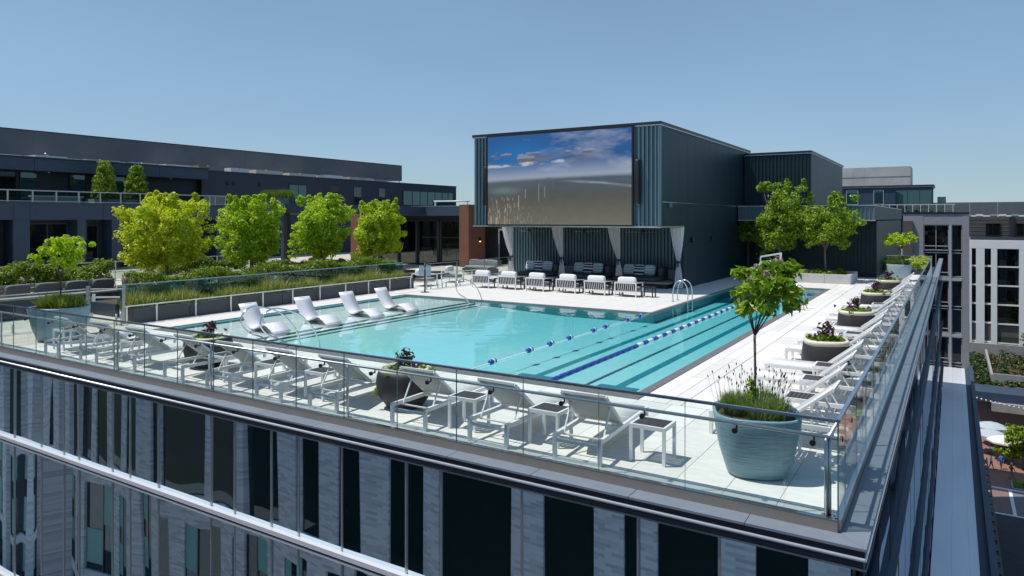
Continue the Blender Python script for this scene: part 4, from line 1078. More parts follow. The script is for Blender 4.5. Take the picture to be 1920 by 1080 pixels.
# front rail: local x = 0 at the corner running to -x  -> rotate by pi, outside is then +y local... keep the true side by building from the left end
FL = 28.0
glass_rail('glass_railing', 'front frameless glass railing with round handrail along the near deck edge', (-FL,0,0), 0, FL, 1.123, FL-0.54-1.123*24, [FL-.13, FL-7.3, FL-10.86, FL-14.06, FL-19.39])
glass_rail('glass_railing', 'right hand glass railing receding along the row of white loungers', (0,0,0), math.pi/2, 38.4, 1.123, 0.6, [0.13, 3.3, 6.7, 10.1, 13.5, 16.9, 20.3, 23.7, 27.1, 30.5, 33.9])
glass_rail('glass_railing', 'short glass railing closing the far end of the right deck', (0,38.4,0), math.pi, 2.3, 1.123, 0.03, [2.2], brk=False)

# planter wall, thin rail, glass fence and gate along the left of the pool
pw = thing('planter_wall', 'long dark planter wall behind the in-pool loungers', 'planter', (-20.3,4,0))
for i in range(7):
    obj('planter_box', MB().box(-.65,0,i*1.9+.01,i*1.9+1.89,0,.46), M['planter_grey'], pw)
obj('soil', MB().box(-.6,-.05,.05,13.2,.4,.425), M['soil'], pw)
tr = thing('thin_railing', 'thin white rail with slim posts in front of the long planter wall', 'railing', (-20.2,0,0))
obj('top_rail', MB().box(-.02,.02,3.7,17.0,.545,.575), M['white_alu'], tr)
_p = MB().box(-.017,.017,-.017,.017,0,.545).mesh('post', M['white_alu'])
for y in (3.75,4.7,6.05,7.39,8.73,10.09,11.45,12.84,14.18,15.53,16.95): inst('post', _p, tr, (0,y,0))
gf = thing('glass_fence', 'tall green tinted glass fence behind the ornamental grasses', 'glass fence', (-21.1,3.9,0))
gm = MB().box(-.006,.006,.01,1.49,.1,1.12).mesh('glass_panel', M['teal_glass'])
gt = MB().box(-.016,.016,0,1.5,1.12,1.15).mesh('top_edge', M['pale_pot'])
for i in range(9):
    inst('glass_panel', gm, gf, (0,.05+i*1.5,0)); inst('top_edge', gt, gf, (0,.05+i*1.5,0))
    obj('post', MB().box(-.02,.02,-.02,.02,0,.3), M['steel_b'], gf, (0,.3+i*1.5,0))
gf2 = thing('glass_fence', 'glass fence on short steel stub posts left of the big teal planter', 'glass fence', (-21.4,0.1,0))
for i in range(2):
    inst('glass_panel', MB().box(-.006,.006,.01,1.49,.1,1.06).mesh('glass_panel', M['rail_glass']), gf2, (0,i*1.52,0))
obj('top_rail', MB().box(-.015,.015,0,3.05,1.06,1.09), M['steel_b'], gf2)
for y in (.4,1.1,1.95,2.65): obj('stub_post', MB().box(-.03,.03,-.025,.025,0,.24), M['steel_b'], gf2, (0,y,0))
gate = thing('glass_gate', 'glass gate between two pale metal posts by the teal planter', 'gate', (-21.37,3.22,0), math.atan2(.64,.83))
for x in (0,1.05): obj('post', MB().box(x-.045,x+.045,-.045,.045,0,1.16), M['steel_b'], gate)
obj('glass_panel', MB().box(.06,.99,-.006,.006,.1,1.06), M['rail_glass'], gate)
obj('top_edge', MB().box(.06,.99,-.01,.01,1.06,1.09), M['white_alu'], gate)
obj('push_bar', MB().box(.15,.95,-.07,-.04,.80,.85).box(.15,.22,-.08,-.008,.70,.92), M['white_alu'], gate)
for z in (.22,.72): obj('hinge', MB().box(.03,.13,-.035,.035,z,z+.13), M['steel'], gate)
obj('latch', MB().box(.93,1.0,-.05,.05,.3,.45), M['steel'], gate)
gp = thing('gate_post', 'two short steel bollards at the end of the planter wall', 'bollard', (-20.25,3.75,0))
obj('bollard', MB().cyl((0,-.15,0),.035,.42,10), M['steel_b'], gp); obj('bollard', MB().cyl((-.16,-.2,0),.03,.34,10), M['steel_b'], gp)
gf3 = thing('glass_fence', 'glass fence on stub posts between the pool deck and the pavilion', 'glass fence', (-19.25,16.9,0))
gm = MB().box(-.006,.006,.01,1.15,.1,1.14).mesh('glass_panel', M['rail_glass'])
for i in range(6): inst('glass_panel', gm, gf3, (0,i*1.17,0))
obj('top_rail', MB().box(-.016,.016,0,7.05,1.14,1.17), M['steel_b'], gf3)
for y in (.33,.86,1.19,1.49,2.22,2.58,3.5,3.9,4.7,5.1,6.0): obj('stub_post', MB().cyl((0,y,0),.03,.27,10), M['steel_b'], gf3)
for y in (.05,2.35,4.7,7.0): obj('post', MB().box(-.02,.02,y-.02,y+.02,0,1.14), M['steel_b'], gf3)
lr = thing('low_rail', 'low white pipe rail behind the stub post glass fence', 'railing', (-19.6,17.2,0))
obj('pipe', MB().tube([(0,0,.62),(0,5.2,.62)],.022,8), M['white_alu'], lr)
for y in (.1,1.3,2.5,3.8,5.1): obj('post', MB().cyl((0,y,0),.02,.62,8), M['white_alu'], lr)
sg = thing('pool_sign', 'pale sign panels on a black post at the pool corner', 'sign', (-18.58,15.99,0), YAW)
obj('base_plate', MB().lathe([(.2,0),(.2,.02),(.05,.03)],24), M['black'], sg); obj('post', MB().cyl((0,0,.03),.035,1.25,10), M['black'], sg)
obj('sign_panel', MB().box(-.26,-.05,-.02,.01,.70,1.17), M['pale_pot'], sg); obj('sign_panel', MB().box(.05,.26,-.02,.01,.70,1.17), M['pale_pot'], sg)
lgr = thing('glass_railing', 'low clear railing on the terrace in front of the navy wing', 'railing', (-36,0,0))
obj('top_rail', MB().box(-.03,.03,-10,22,.97,1.02), M['steel_b'], lgr)
obj('lower_rail', MB().box(-.03,.03,-10,22,.42,.46), M['steel_b'], lgr)
for i in range(16):
    obj('glass_panel', MB().box(-.006,.006,-9.9+i*2,-8.0+i*2,.08,.96), M['clear'], lgr)
    obj('post', MB().box(-.03,.03,-9.98+i*2,-9.93+i*2,0,.97), M['steel_b'], lgr)

# ------------------------------------------------------------------ sun loungers and side tables
def sun_lounger(sl):
    """head at y=0, feet at y=1.95, width .7 along x (centred)"""
    t = thing('sun_lounger', 'white framed sun lounger', 'sun lounger')
    W = .35
    obj('frame', MB().box(-W,-W+.045,.02,1.95,.285,.345).box(W-.045,W,.02,1.95,.285,.345).box(-W+.045,W-.045,1.90,1.95,.285,.345).box(-W+.045,W-.045,.83,.86,.29,.32), M['white_alu'], t)
    for y in (.02,1.90):
        obj('leg', MB().box(-W,-W+.05,y,y+.05,0,.285), M['white_alu'], t); obj('leg', MB().box(W-.05,W,y,y+.05,0,.285), M['white_alu'], t)
        obj('floor_bar', MB().box(-W+.05,W-.05,y+.005,y+.045,0,.04), M['white_alu'], t)
    obj('cross_bar', MB().box(-W+.045,W-.045,.05,.09,.23,.265).bar((-W+.02,.28,.275),(W-.02,.28,.275),.02,.02), M['white_alu'], t)
    # backrest: sling between two slim rails
    hy, hz_, ty, tz = .86, .365, .24, .865
    obj('backrest', MB().slab([(hy,hz_),(.7,.465),(.55,.60),(.40,.735),(ty,tz)], -W+.05, W-.05, .012, axis='y'), sl, t)
    br = MB()
    for x in (-W+.03, W-.03): br.bar((x,hy,hz_),(x,ty,tz),.04,.035)
    br.bar((-W+.03,ty,tz),(W-.03,ty,tz),.03,.035)
    obj('backrest_frame', br, M['white_alu'], t)
    obj('sling_hem', MB().bar((-W+.1,ty+.10,tz-.085),(W-.1,ty+.10,tz-.085),.012,.02), M['white_cloth'], t)
    for x in (-W+.06, W-.06):
        obj('strut', MB().bar((x,.48,.655),(x,.26,.29),.02,.02), M['white_alu'], t)
    obj('seat', MB().slab([(.87,.352),(1.2,.342),(1.6,.342),(1.9,.352)], -W+.05, W-.05, .012, axis='y'), sl, t)
    for y in (1.2,1.55): obj('seat_seam', MB().box(-W+.05,W-.05,y,y+.012,.349,.354), M['white_cloth'], t)
    return t
lab_f = ['white sun lounger at the left end of the front row beside the big teal planter',
 'second white lounger from the left end of the front row',
 'white lounger in the front row, one place left of the far dark bowl planter',
 'white lounger standing right in front of the far dark bowl planter of the front row',
 'white lounger just right of the far dark bowl planter in the front row',
 'white lounger in the front row midway between the two dark bowl planters',
 'white lounger touching the left side of the near dark bowl planter',
 'white lounger leaning back in front of the near dark bowl planter',
 'second white lounger from the right end of the front row',
 'white lounger at the right end of the front row, nearest the camera']
fx = [-16.95,-15.42,-13.88,-12.12,-10.68,-9.29,-7.96,-6.08,-4.60,-3.18]
proto = sun_lounger(M['sling']); tp = tree_of(proto)
for i, x in enumerate(fx):
    g = 'white loungers in a row behind the front glass railing'
    rz = random.uniform(-.055,.055)
    if i == 0:
        proto.location = (x,.10,0); proto.rotation_euler = (0,0,rz); proto['label'] = lab_f[0]; proto['group'] = g
    else: dup(proto, (x,.10+random.uniform(-.02,.05),0), rz, lab_f[i], g, tp)
ry = [2.7,4.1,5.45,6.75,8.65,9.85,11.05,12.2,14.15,15.4,16.65,17.85,19.95,21.2,22.4,23.6,25.6,26.85]
lab_r = ['white lounger in the right row, partly hidden behind the big teal planter',
 'white lounger in the right row between the two nearest dark slatted tables',
 'white lounger in the right row just past the second slatted table',
 'white lounger in the right row just in front of the nearest dark tub planter',
 'white lounger in the right row just behind the nearest dark tub planter',
 'white lounger in the right row, second one behind the nearest dark tub planter',
 'white lounger in the right row, second one in front of the second dark tub planter',
 'white lounger in the right row just in front of the second dark tub planter',
 'white lounger in the right row just behind the second dark tub planter',
 'white lounger in the right row, second one behind the second dark tub planter',
 'white lounger in the right row, second one in front of the third dark tub planter',
 'white lounger in the right row just in front of the third dark tub planter',
 'white lounger in the right row just behind the third dark tub planter',
 'white lounger in the right row, second one behind the third dark tub planter',
 'white lounger in the right row, second one in front of the farthest tub planter',
 'white lounger in the right row just in front of the farthest dark tub planter',
 'white lounger in the right row just behind the farthest dark tub planter',
 'farthest white lounger of the right row, nearest the pale blue planter']
pr2 = sun_lounger(M['sling_white']); tp2 = tree_of(pr2)
for i, y in enumerate(ry):
    g = 'white loungers in a row along the right glass railing'
    rz = math.pi/2 + random.uniform(-.03,.03)
    loc = (-.16+random.uniform(-.04,.04), y, 0)
    if i == 0:
        pr2.location = loc; pr2.rotation_euler = (0,0,rz); pr2['label'] = lab_r[0]; pr2['group'] = g
    else: dup(pr2, loc, rz, lab_r[i], g, tp2)

def side_table():
    t = thing('side_table', 'slatted side table', 'side table')
    w_, d_, h_ = .25, .22, .5
    obj('apron', MB().box(-w_,w_,-d_,-d_+.035,h_-.05,h_).box(-w_,w_,d_-.035,d_,h_-.05,h_).box(-w_,-w_+.035,-d_+.035,d_-.035,h_-.05,h_).box(w_-.035,w_,-d_+.035,d_-.035,h_-.05,h_), M['white_alu'], t)
    lm = MB().box(-.02,.02,-.02,.02,0,h_-.05).mesh('leg', M['white_alu'])
    for sx in (-1,1):
        for sy in (-1,1): inst('leg', lm, t, (sx*(w_-.02), sy*(d_-.02), 0))
    sm_ = MB().box(-w_+.04,w_-.04,-.025,.025,-.012,.004).mesh('slat', M['dark_slat'])
    for k in range(6): inst('slat', sm_, t, (0,-.155+k*.062,h_-.006))
    return t
tb = side_table(); tpt = tree_of(tb)
ft = [(-2.38,.83,'dark slatted side table right of the nearest front lounger'),
 (-3.90,.75,'dark slatted table between the two nearest front loungers'),
 (-5.32,.72,'dark slatted table left of the second nearest front lounger'),
 (-8.62,.8,'dark slatted table one lounger left of the near dark bowl planter'),
 (-9.98,.8,'dark slatted table two loungers left of the near dark bowl planter'),
 (-11.4,.8,'dark slatted table one lounger right of the far front bowl planter'),
 (-14.6,.8,'dark slatted table two loungers right of the big left teal planter'),
 (-16.2,.85,'dark slatted table one lounger right of the big left teal planter'),
 (-17.6,.8,'dark slatted table close against the big left teal planter')]
for i, (x,y,l) in enumerate(ft):
    if i == 0: tb.location = (x,y,0); tb['label'] = l; tb['group'] = 'side tables between the front loungers'
    else: dup(tb, (x,y,0), random.uniform(-.04,.04), l, 'side tables between the front loungers', tpt)
rt = [(1.95,'slatted side table hidden close behind the big teal planter'),(3.4,'dark slatted table nearest to the right of the big teal planter rim'),(4.8,'dark slatted table, first fully seen in the right lounger row'),
 (6.1,'dark slatted table just before the nearest right tub planter'),(9.25,'dark slatted table close behind the nearest right tub planter'),(10.45,'dark slatted table midway between the first two right tub planters'),(14.8,'dark slatted table close behind the second right tub planter'),(17.25,'dark slatted table just before the third right tub planter'),(20.6,'dark slatted table close behind the third right tub planter'),(26.2,'dark slatted table close behind the farthest right tub planter')]
for y,l in rt:
    dup(tb, (-.96,y,0), math.pi/2+random.uniform(-.03,.03), l, 'side tables between the right loungers', tpt)

# in-pool loungers: one moulded ribbon, closed underneath
def pool_lounger():
    t = thing('pool_lounger', 'white moulded lounger', 'pool lounger')
    W = .31
    topp = [(0,.70),(.09,.58),(.20,.40),(.32,.22),(.42,.10),(.54,.03),(.68,.03),(.82,.09),(.96,.16),(1.10,.185),(1.24,.15),(1.38,.07),(1.48,.0),(1.55,-.04)]
    base = [(.40,.10),(.48,.0),(.58,-.06),(.80,-.085),(1.1,-.09),(1.35,-.085),(1.5,-.06),(1.56,-.04)]
    obj('shell', MB().slab(topp,-W,W,.028), M['gel_white'], t)
    obj('base', MB().slab(base,-W+.01,W-.01,.035), M['gel_white'], t)
    obj('head_strip', MB().box(.012,.03,-.12,.12,.66,.69), M['grey_trim'], t)
    return t
pl = pool_lounger(); tpp = tree_of(pl)
for i,(y,l) in enumerate(((5.5,'white curved lounger in the shallow water, nearest the front hand loops'),(7.52,'second nearest white curved lounger in the shallow water'),(9.42,'third white curved lounger in the shallow water counting from the front'),(11.1,'farthest white curved lounger in the shallow water by the sign post'))):
    loc = (-16.86+.05*i, y, 0)
    if i == 0: pl.location = loc; pl['label'] = l; pl['group'] = 'white loungers standing in the pool'
    else: dup(pl, loc, random.uniform(-.05,.05), l, 'white loungers standing in the pool', tpp)

# ------------------------------------------------------------------ cabana furniture
def cushion(w_, d_, h_, seed=0, puff=.5):
    """soft box: superellipsoid with pinched corners; Generated z is its height"""
    mb = MB(); n, m_ = 24, 12; v = []
    for i in range(m_+1):
        ph_ = -math.pi/2+math.pi*i/m_
        for j in range(n):
            th = 2*math.pi*j/n
            ce = lambda a, p: math.copysign(abs(a)**p, a)
            v.append((w_/2*ce(math.cos(ph_),.32)*ce(math.cos(th),.24), d_/2*ce(math.cos(ph_),.45)*ce(math.sin(th),.35), h_/2*ce(math.sin(ph_),.5)))
    f = [(i*n+j, i*n+(j+1)%n, (i+1)*n+(j+1)%n, (i+1)*n+j) for i in range(m_) for j in range(n)]
    return mb.add(v, f, 0, True)
def armchair():
    """back at y=0 facing +y"""
    t = thing('armchair', 'white armchair', 'armchair'); W = .48
    fr = MB()
    for x in (-W, W-.045):
        fr.box(x,x+.045,0,.045,0,.60); fr.box(x,x+.045,.80,.845,0,.56)
        fr.bar((x+.0225,.045,.585),(x+.0225,.845,.545),.045,.035)
        fr.box(x,x+.045,.045,.80,.20,.24)
    fr.box(-W+.045,W-.045,.0,.04,.555,.60).box(-W+.045,W-.045,.0,.04,.19,.24).box(-W+.045,W-.045,.8,.84,.20,.24)
    obj('frame', fr, M['white_alu'], t)
    for k in range(9):
        x = -W+.16+k*.085
        obj('back_slat', MB().bar((x-.03,.02,.555),(x+.015,.02,.24),.018,.022,up=(0,1,0)), M['white_alu'], t)
    obj('seat_cushion', cushion(.84,.74,.16), M['grey_cloth'], t, (0,.45,.32))
    obj('back_cushion', cushion(.78,.22,.34), M['white_cloth'], t, (0,.23,.645), (math.radians(-8),0,0))
    obj('back_panel', MB().box(-W+.06,W-.06,.045,.055,.25,.555), M['black'], t)
    return t
ac = armchair(); tpa = tree_of(ac)
al = ['white armchair with slatted back, leftmost of the cabana row','second white armchair from the left of the cabana row','white armchair in front of the left cabana sofa, third from the left','white armchair with slatted back in front of the middle cabana curtain','white armchair in front of the middle cabana sofa, second from the right','white armchair rightmost in the cabana row beside the black stool']
for i, x in enumerate((-17.62,-16.2,-14.72,-13.18,-11.78,-10.4)):
    if i == 0: ac.location = (x,18.85,0); ac['label'] = al[0]; ac['group'] = 'white armchairs facing the cabana sofas'
    else: dup(ac, (x,18.85+random.uniform(-.06,.06),0), random.uniform(-.06,.06), al[i], 'white armchairs facing the cabana sofas', tpa)
def stool():
    t = thing('side_table', 'black side table', 'side table')
    obj('table_top', MB().box(-.27,.27,-.2,.2,.40,.44), M['black'], t)
    lm = MB().box(-.02,.02,-.02,.02,0,.40).mesh('leg', M['black'])
    for sx in (-.24,.24):
        for sy in (-.17,.17): inst('leg', lm, t, (sx,sy,0))
    return t
sl_ = stool(); tps = tree_of(sl_)
for i,(x,l) in enumerate(((-9.6,'black side table at the right end of the armchair row'),(-11.08,'black side table between the two rightmost armchairs'),(-12.48,'black side table between the fourth and fifth armchairs'),(-13.95,'black side table between the third and fourth armchairs'),(-15.45,'black side table between the second and third armchairs'),(-16.9,'black side table between the two leftmost armchairs'))):
    if i == 0: sl_.location = (x,19.4,0); sl_['label'] = l; sl_['group'] = 'black side tables beside the white armchairs'
    else: dup(sl_, (x,19.5,0), 0, l, 'black side tables beside the white armchairs', tps)
for i,(xc,nm) in enumerate(((-17.55,'left'),(-14.65,'middle'),(-11.9,'right'))):
    s_ = thing('cabana_sofa', 'dark grey deep sofa in the %s cabana' % nm, 'sofa', (xc,24.0,0), 0, 'dark sofas in the cabanas')
    obj('platform', MB().box(-1.0,1.95,-1.25,.9,.22,.30), M['wood_grey'], s_, bevel=.01)
    obj('plinth', MB().box(-.9,1.8,-1.0,.8,.0,.22), M['black'], s_)
    obj('seat_cushion', cushion(2.3,1.7,.2), M['charcoal'], s_, (.2,-.2,.38))
    obj('backrest', cushion(1.5,.25,.55), M['charcoal'], s_, (.0,.72,.66))
    obj('backrest', cushion(.28,.9,.5), M['charcoal'], s_, (1.15,.35,.66))
    obj('armrest', cushion(.75,.22,.55), M['grey_cloth'], s_, (1.5,.72,.50))
    for k,(dx,mt,pn) in enumerate(((-.62,'pillow_l','pale blue striped pillow at the left end of the %s cabana sofa'),(-.08,'pillow_n','navy and white striped pillow in the middle of the %s cabana sofa'),(.48,'pillow_l','pale blue striped pillow at the right end of the %s cabana sofa'))):
        p_ = obj('pillow', cushion(.56,.20,.52), M[mt], None, (xc+dx,24.42-.03*k,.72), (math.radians(-14),0,random.uniform(-.1,.1)))
        tag(p_, pn % nm, 'pillow', 'striped pillows on the cabana sofas')

# ------------------------------------------------------------------ pool fittings
def arc(c, r, a0, a1, n=14):
    return [(c[0]+r*math.cos(math.radians(a0+(a1-a0)*i/n)), c[1]+r*math.sin(math.radians(a0+(a1-a0)*i/n))) for i in range(n+1)]
def hand_loop(label, loc, xs, s=1.0):
    """steel loops whose plane runs along y, from the deck edge back over it and down into the water"""
    t = thing('pool_handrail', label, 'pool handrail', loc)
    base = [(0,-.05),(-.25,.2),(-.62,.31),(-.89,.55),(-.92,.73),(-.78,.93),(-.52,1.01),(-.22,.95),(.15,.83),(.4,.70),(.72,.40),(.94,.06),(1.0,-.22)]
    for x in xs:
        pts = [(a*s, c*s) for a, c in base]
        for _ in range(2):
            q = [pts[0]]
            for a, c in zip(pts[:-1], pts[1:]): q += [(a[0]*.75+c[0]*.25, a[1]*.75+c[1]*.25), (a[0]*.25+c[0]*.75, a[1]*.25+c[1]*.75)]
            pts = q + [pts[-1]]
        obj('loop', MB().tube([(x,a,z) for a,z in pts], .021, 10), M['steel'], t)
        obj('escutcheon', MB().cyl((x,0,-.01),.05,.02,14), M['steel'], t)
    return t
hand_loop('pair of curved steel hand loops at the near left pool steps', (-13.25,4.02,0), (0,-.75))
hand_loop('curved steel hand loop at the far left pool corner', (-14.9,14.15,0), (0,), .92)
def ladder(label, loc, rz):
    t = thing('pool_ladder', label, 'pool ladder', loc, rz)
    for y in (0,.55):
        pts = [(-.42,0),(-.44,.3),(-.40,.6),(-.28,.80),(-.08,.84),(.10,.70),(.17,.42),(.16,.1),(.15,-.35)]
        for _ in range(2):
            q = [pts[0]]
            for a,c in zip(pts[:-1],pts[1:]): q += [(a[0]*.75+c[0]*.25,a[1]*.75+c[1]*.25),(a[0]*.25+c[0]*.75,a[1]*.25+c[1]*.75)]
            pts = q + [pts[-1]]
        obj('rail', MB().tube([(a,y,z) for a,z in pts], .023, 10), M['steel'], t)
        obj('escutcheon', MB().cyl((-.42,y,0),.055,.03,14), M['steel'], t)
    for z in (-.12,-.28): obj('rung', MB().box(.10,.20,.02,.53,z-.02,z+.01), M['steel'], t)
    return t
ladder('steel pool ladder rails in front of the dark side wall', (-7.75,18.3,0), 0)
ladder('steel pool ladder rails on the right lane edge beside the tree', (-3.85,18.85,0), math.pi)
lr_ = thing('lane_rope', 'blue and white floating lane rope along the swim lane', 'lane rope', (-5.8,4.05,-.03))
obj('cable', MB().tube([(0,0,.012),(0,22.8,.012)],.008,6), M['rope_blue'], lr_)
fm = [MB().lathe([(.03,0),(.05,.02),(.052,.17),(.05,.325),(.03,.345)],12).mesh('float', M[k]) for k in ('rope_blue','rope_white')]
for k in range(63):
    inst('float', fm[0 if k < 12 else (k % 2)], lr_, (0,.12+k*.355,.012), (math.radians(-90),0,0))
br_ = thing('buoy_rope', 'thin white rope with blue and white buoys dividing the pool', 'buoy rope', (-7.78,4.05,-.03))
obj('rope', MB().tube([(0,0,.01),(0,5,.0),(0,10.7,.012)],.012,6), M['rope_white'], br_)
for y in (5.08,6.73,7.8,8.87,10.39,11.22,12.91,13.95):
    obj('buoy', MB().lathe([(.02,-.125),(.06,-.105),(.066,-.03),(.066,-.028)],16).lathe([(.066,-.028),(.066,.04)],16,mi=1).lathe([(.066,.04),(.06,.095),(.03,.125)],16), [M['rope_blue'],M['rope_white']], br_, (0,y-4.05,.03), (math.radians(-90),0,0))
pli = thing('pool_lift', 'white tubular pool lift frame behind the near tree', 'pool lift', (-6.35,27.6,0))
obj('base', MB().box(-.5,.4,-.25,.25,0,.12), M['white_alu'], pli)
obj('mast', MB().bar((.35,0,.1),(.32,0,1.55),.09,.09), M['white_alu'], pli)
obj('arm', MB().bar((.36,0,1.55),(-.62,0,1.36),.08,.08).bar((.34,0,1.25),(-.6,0,1.10),.06,.07), M['white_alu'], pli)
obj('seat', MB().box(-.85,-.45,-.2,.2,.5,.56).box(-.9,-.84,-.2,.2,.56,1.0).bar((-.62,0,1.33),(-.65,0,.55),.05,.05), M['white_alu'], pli)
obj('actuator', MB().bar((.1,0,.12),(-.25,0,1.15),.06,.06), M['grey_trim'], pli)

# ------------------------------------------------------------------ plants
def leaf_mesh(name, cl, per, size, m, up=.45, seed=0, fold=.22, aspect=.62, shell=.33, droop=0.0):
    """cl: rows x,y,z,r of leaf clumps; every leaf is a small folded rhombus"""
    r = np.random.default_rng(seed)
    cl = np.asarray(cl, float); n = len(cl)*per
    C_ = np.repeat(cl[:,:3], per, 0); R_ = np.repeat(cl[:,3], per)
    u = r.normal(size=(n,3)); u /= np.linalg.norm(u,axis=1)[:,None]
    rad = R_*(r.random(n)**shell)
    p = C_ + u*rad[:,None]*np.array([1,1,.85])
    nn = u*(1.15-up) + np.array([0,0,up]) + r.normal(size=(n,3))*.26
    nn /= np.linalg.norm(nn,axis=1)[:,None]
    t = r.normal(size=(n,3)) + u*.6 + np.array([0,0,-droop]); t -= (t*nn).sum(1)[:,None]*nn; t /= np.linalg.norm(t,axis=1)[:,None]
    bq = np.cross(nn,t)
    L_ = size*(.65+.7*r.random(n))[:,None]; W_ = L_*aspect
    V_ = np.stack([p-t*L_/2, p+bq*W_/2+nn*L_*fold*.5, p+t*L_/2-nn*L_*.1, p-bq*W_/2+nn*L_*fold*.5],1).reshape(-1,3)
    F_ = np.arange(n*4).reshape(-1,4)
    me = bpy.data.meshes.new(name); me.from_pydata(V_.tolist(), [], F_.tolist()); me.materials.append(m)
    return me
def crown_clusters(n, c, rr_, seed, p=2.6, rmin=.5, cr=(.2,.36), bottom=-1.0, spikes=0, spike_h=.5):
    r = np.random.default_rng(seed); out = []
    while len(out) < n:
        d = r.normal(size=3); d /= np.linalg.norm(d)
        if d[2] < bottom: continue
        k = (abs(d[0])**p+abs(d[1])**p+abs(d[2])**p)**(-1/p)
        f = rmin+(1-rmin)*r.random()**.5
        f *= 0.86+.2*math.sin(3.1*d[0]+seed)*math.sin(2.7*d[2]+1.3*seed)+.08*r.normal()
        out.append((c[0]+d[0]*k*f*rr_[0], c[1]+d[1]*k*f*rr_[1], c[2]+d[2]*k*f*rr_[2], r.uniform(*cr)))
    for i in range(spikes):
        a = r.random()*6.28; q = r.random()**.5*.8
        x, y = c[0]+math.cos(a)*q*rr_[0], c[1]+math.sin(a)*q*rr_[1]
        h = spike_h*(.5+.8*r.random())
        for k in range(4):
            out.append((x+r.normal()*.05, y+r.normal()*.05, c[2]+rr_[2]*(.80)+h*k/4, .19-.03*k))
    return np.array(out)
def tree(name, label, group, loc, trunk_h, cc, rr_, n, per, size, lm, bark, seed, r0=.06, p=2.6, spikes=8, up=.45, bottom=-1, cr=(.2,.36), limbs=9, rmin=.5, cat='tree'):
    t = thing(name, label, cat, loc, 0, group)
    r = random.Random(seed)
    cl = crown_clusters(n, cc, rr_, seed, p, rmin, cr, bottom, spikes)
    mb = MB()
    top = (r.uniform(-.04,.04), r.uniform(-.04,.04), trunk_h)
    mb.tube([(0,0,-.05),(r.uniform(-.02,.02),r.uniform(-.02,.02),trunk_h*.5),top,(cc[0]+.05,cc[1],cc[2]+rr_[2]*.35)],[r0*1.15,r0*.95,r0*.85,r0*.25],8)
    obj('trunk', mb, bark, t)
    lb = MB()
    for k in range(limbs):
        c_ = cl[r.randrange(len(cl))]
        z0 = trunk_h*(.9+.35*r.random()); s0 = (top[0],top[1],min(z0,cc[2]))
        mid = tuple(s0[i]*.5+c_[i]*.5+(.08 if i == 2 else 0) for i in range(3))
        lb.tube([s0,mid,tuple(c_[:3])],[r0*.5,r0*.3,r0*.12],5)
    obj('limbs', lb, bark, t)
    inst('crown', leaf_mesh('crown', cl, per, size, lm, up, seed), t)
    return t
tl = [('yellow green lime tree, leftmost and broadest of the four behind the glass fence','leaf_lime',(-25.4,8.25,.45),4.5,1.95,1.0),
      ('fresh green lime tree second from the left, left of the black canopy post','leaf_fresh',(-25.4,12.25,.45),4.38,1.68,1.02),
      ('bright green lime tree third from the left, right of the black canopy post','leaf_fresh',(-25.4,16.35,.45),4.62,1.72,1.02),
      ('lime tree with orange tinged top beside the glass pavilion','leaf_orange',(-25.4,20.5,.45),4.45,1.72,1.0)]
for i,(lab,lm,loc,top,rad,bot) in enumerate(tl):
    zc = (top-.25+bot)/2-loc[2]; rz_ = (top-.25-bot)/2
    tree('lime_tree', lab, 'lime trees in a row behind the glass fence', loc, 1.0, (0,0,zc), (rad*(.86 if i == 0 else .74),rad*(.86 if i == 0 else .74),rz_*.95), 200, 66, .135, M[lm], M['bark_grey'], 20+i, .075, 3.2, 10, .4, -1, (.20,.34), 12, .52)
for i,(y,h,lab) in enumerate(((16.75,2.6,'columnar hornbeam on the upper terrace, left and taller of the pair'),(18.85,2.45,'columnar hornbeam on the upper terrace, right of the pair'))):
    t = thing('columnar_tree', lab, 'tree', (-45.9,y,4.35), 0, 'columnar trees on the upper terrace')
    obj('trunk', MB().tube([(0,0,-.1),(0,0,h*.8)],[.07,.03],8), M['bark'], t)
    r = random.Random(60+i); cl = []
    for k in range(150):
        z = .15+(h-.2)*r.random(); rad = .74*(1-.70*(z/h)**1.6)*(.55+.45*r.random()**.5); a = r.random()*6.283
        cl.append((math.cos(a)*rad, math.sin(a)*rad, z, r.uniform(.14,.24)))
    inst('crown', leaf_mesh('crown', cl, 32, .13, M['leaf_mid'], .35, 70+i), t)
    px_ = thing('planter', 'long low grey planter under the columnar trees' if i == 0 else 'low grey planter under the right columnar tree', 'planter', (-45.9,y,4.2))
    obj('trough', MB().box(-.5,.5,-.9,.9,0,.28), M['grey_trim'], px_); obj('soil', MB().box(-.45,.45,-.85,.85,.28,.3), M['soil'], px_)
tb_ = thing('terrace_bench', 'long pale bench on the upper terrace left of the columnar trees', 'bench', (-45.9,14.0,4.2))
obj('seat', MB().box(-.3,.3,-1.6,1.3,.34,.42), M['white_alu'], tb_); obj('support', MB().box(-.25,.25,-1.5,1.2,0,.34), M['grey_trim'], tb_)
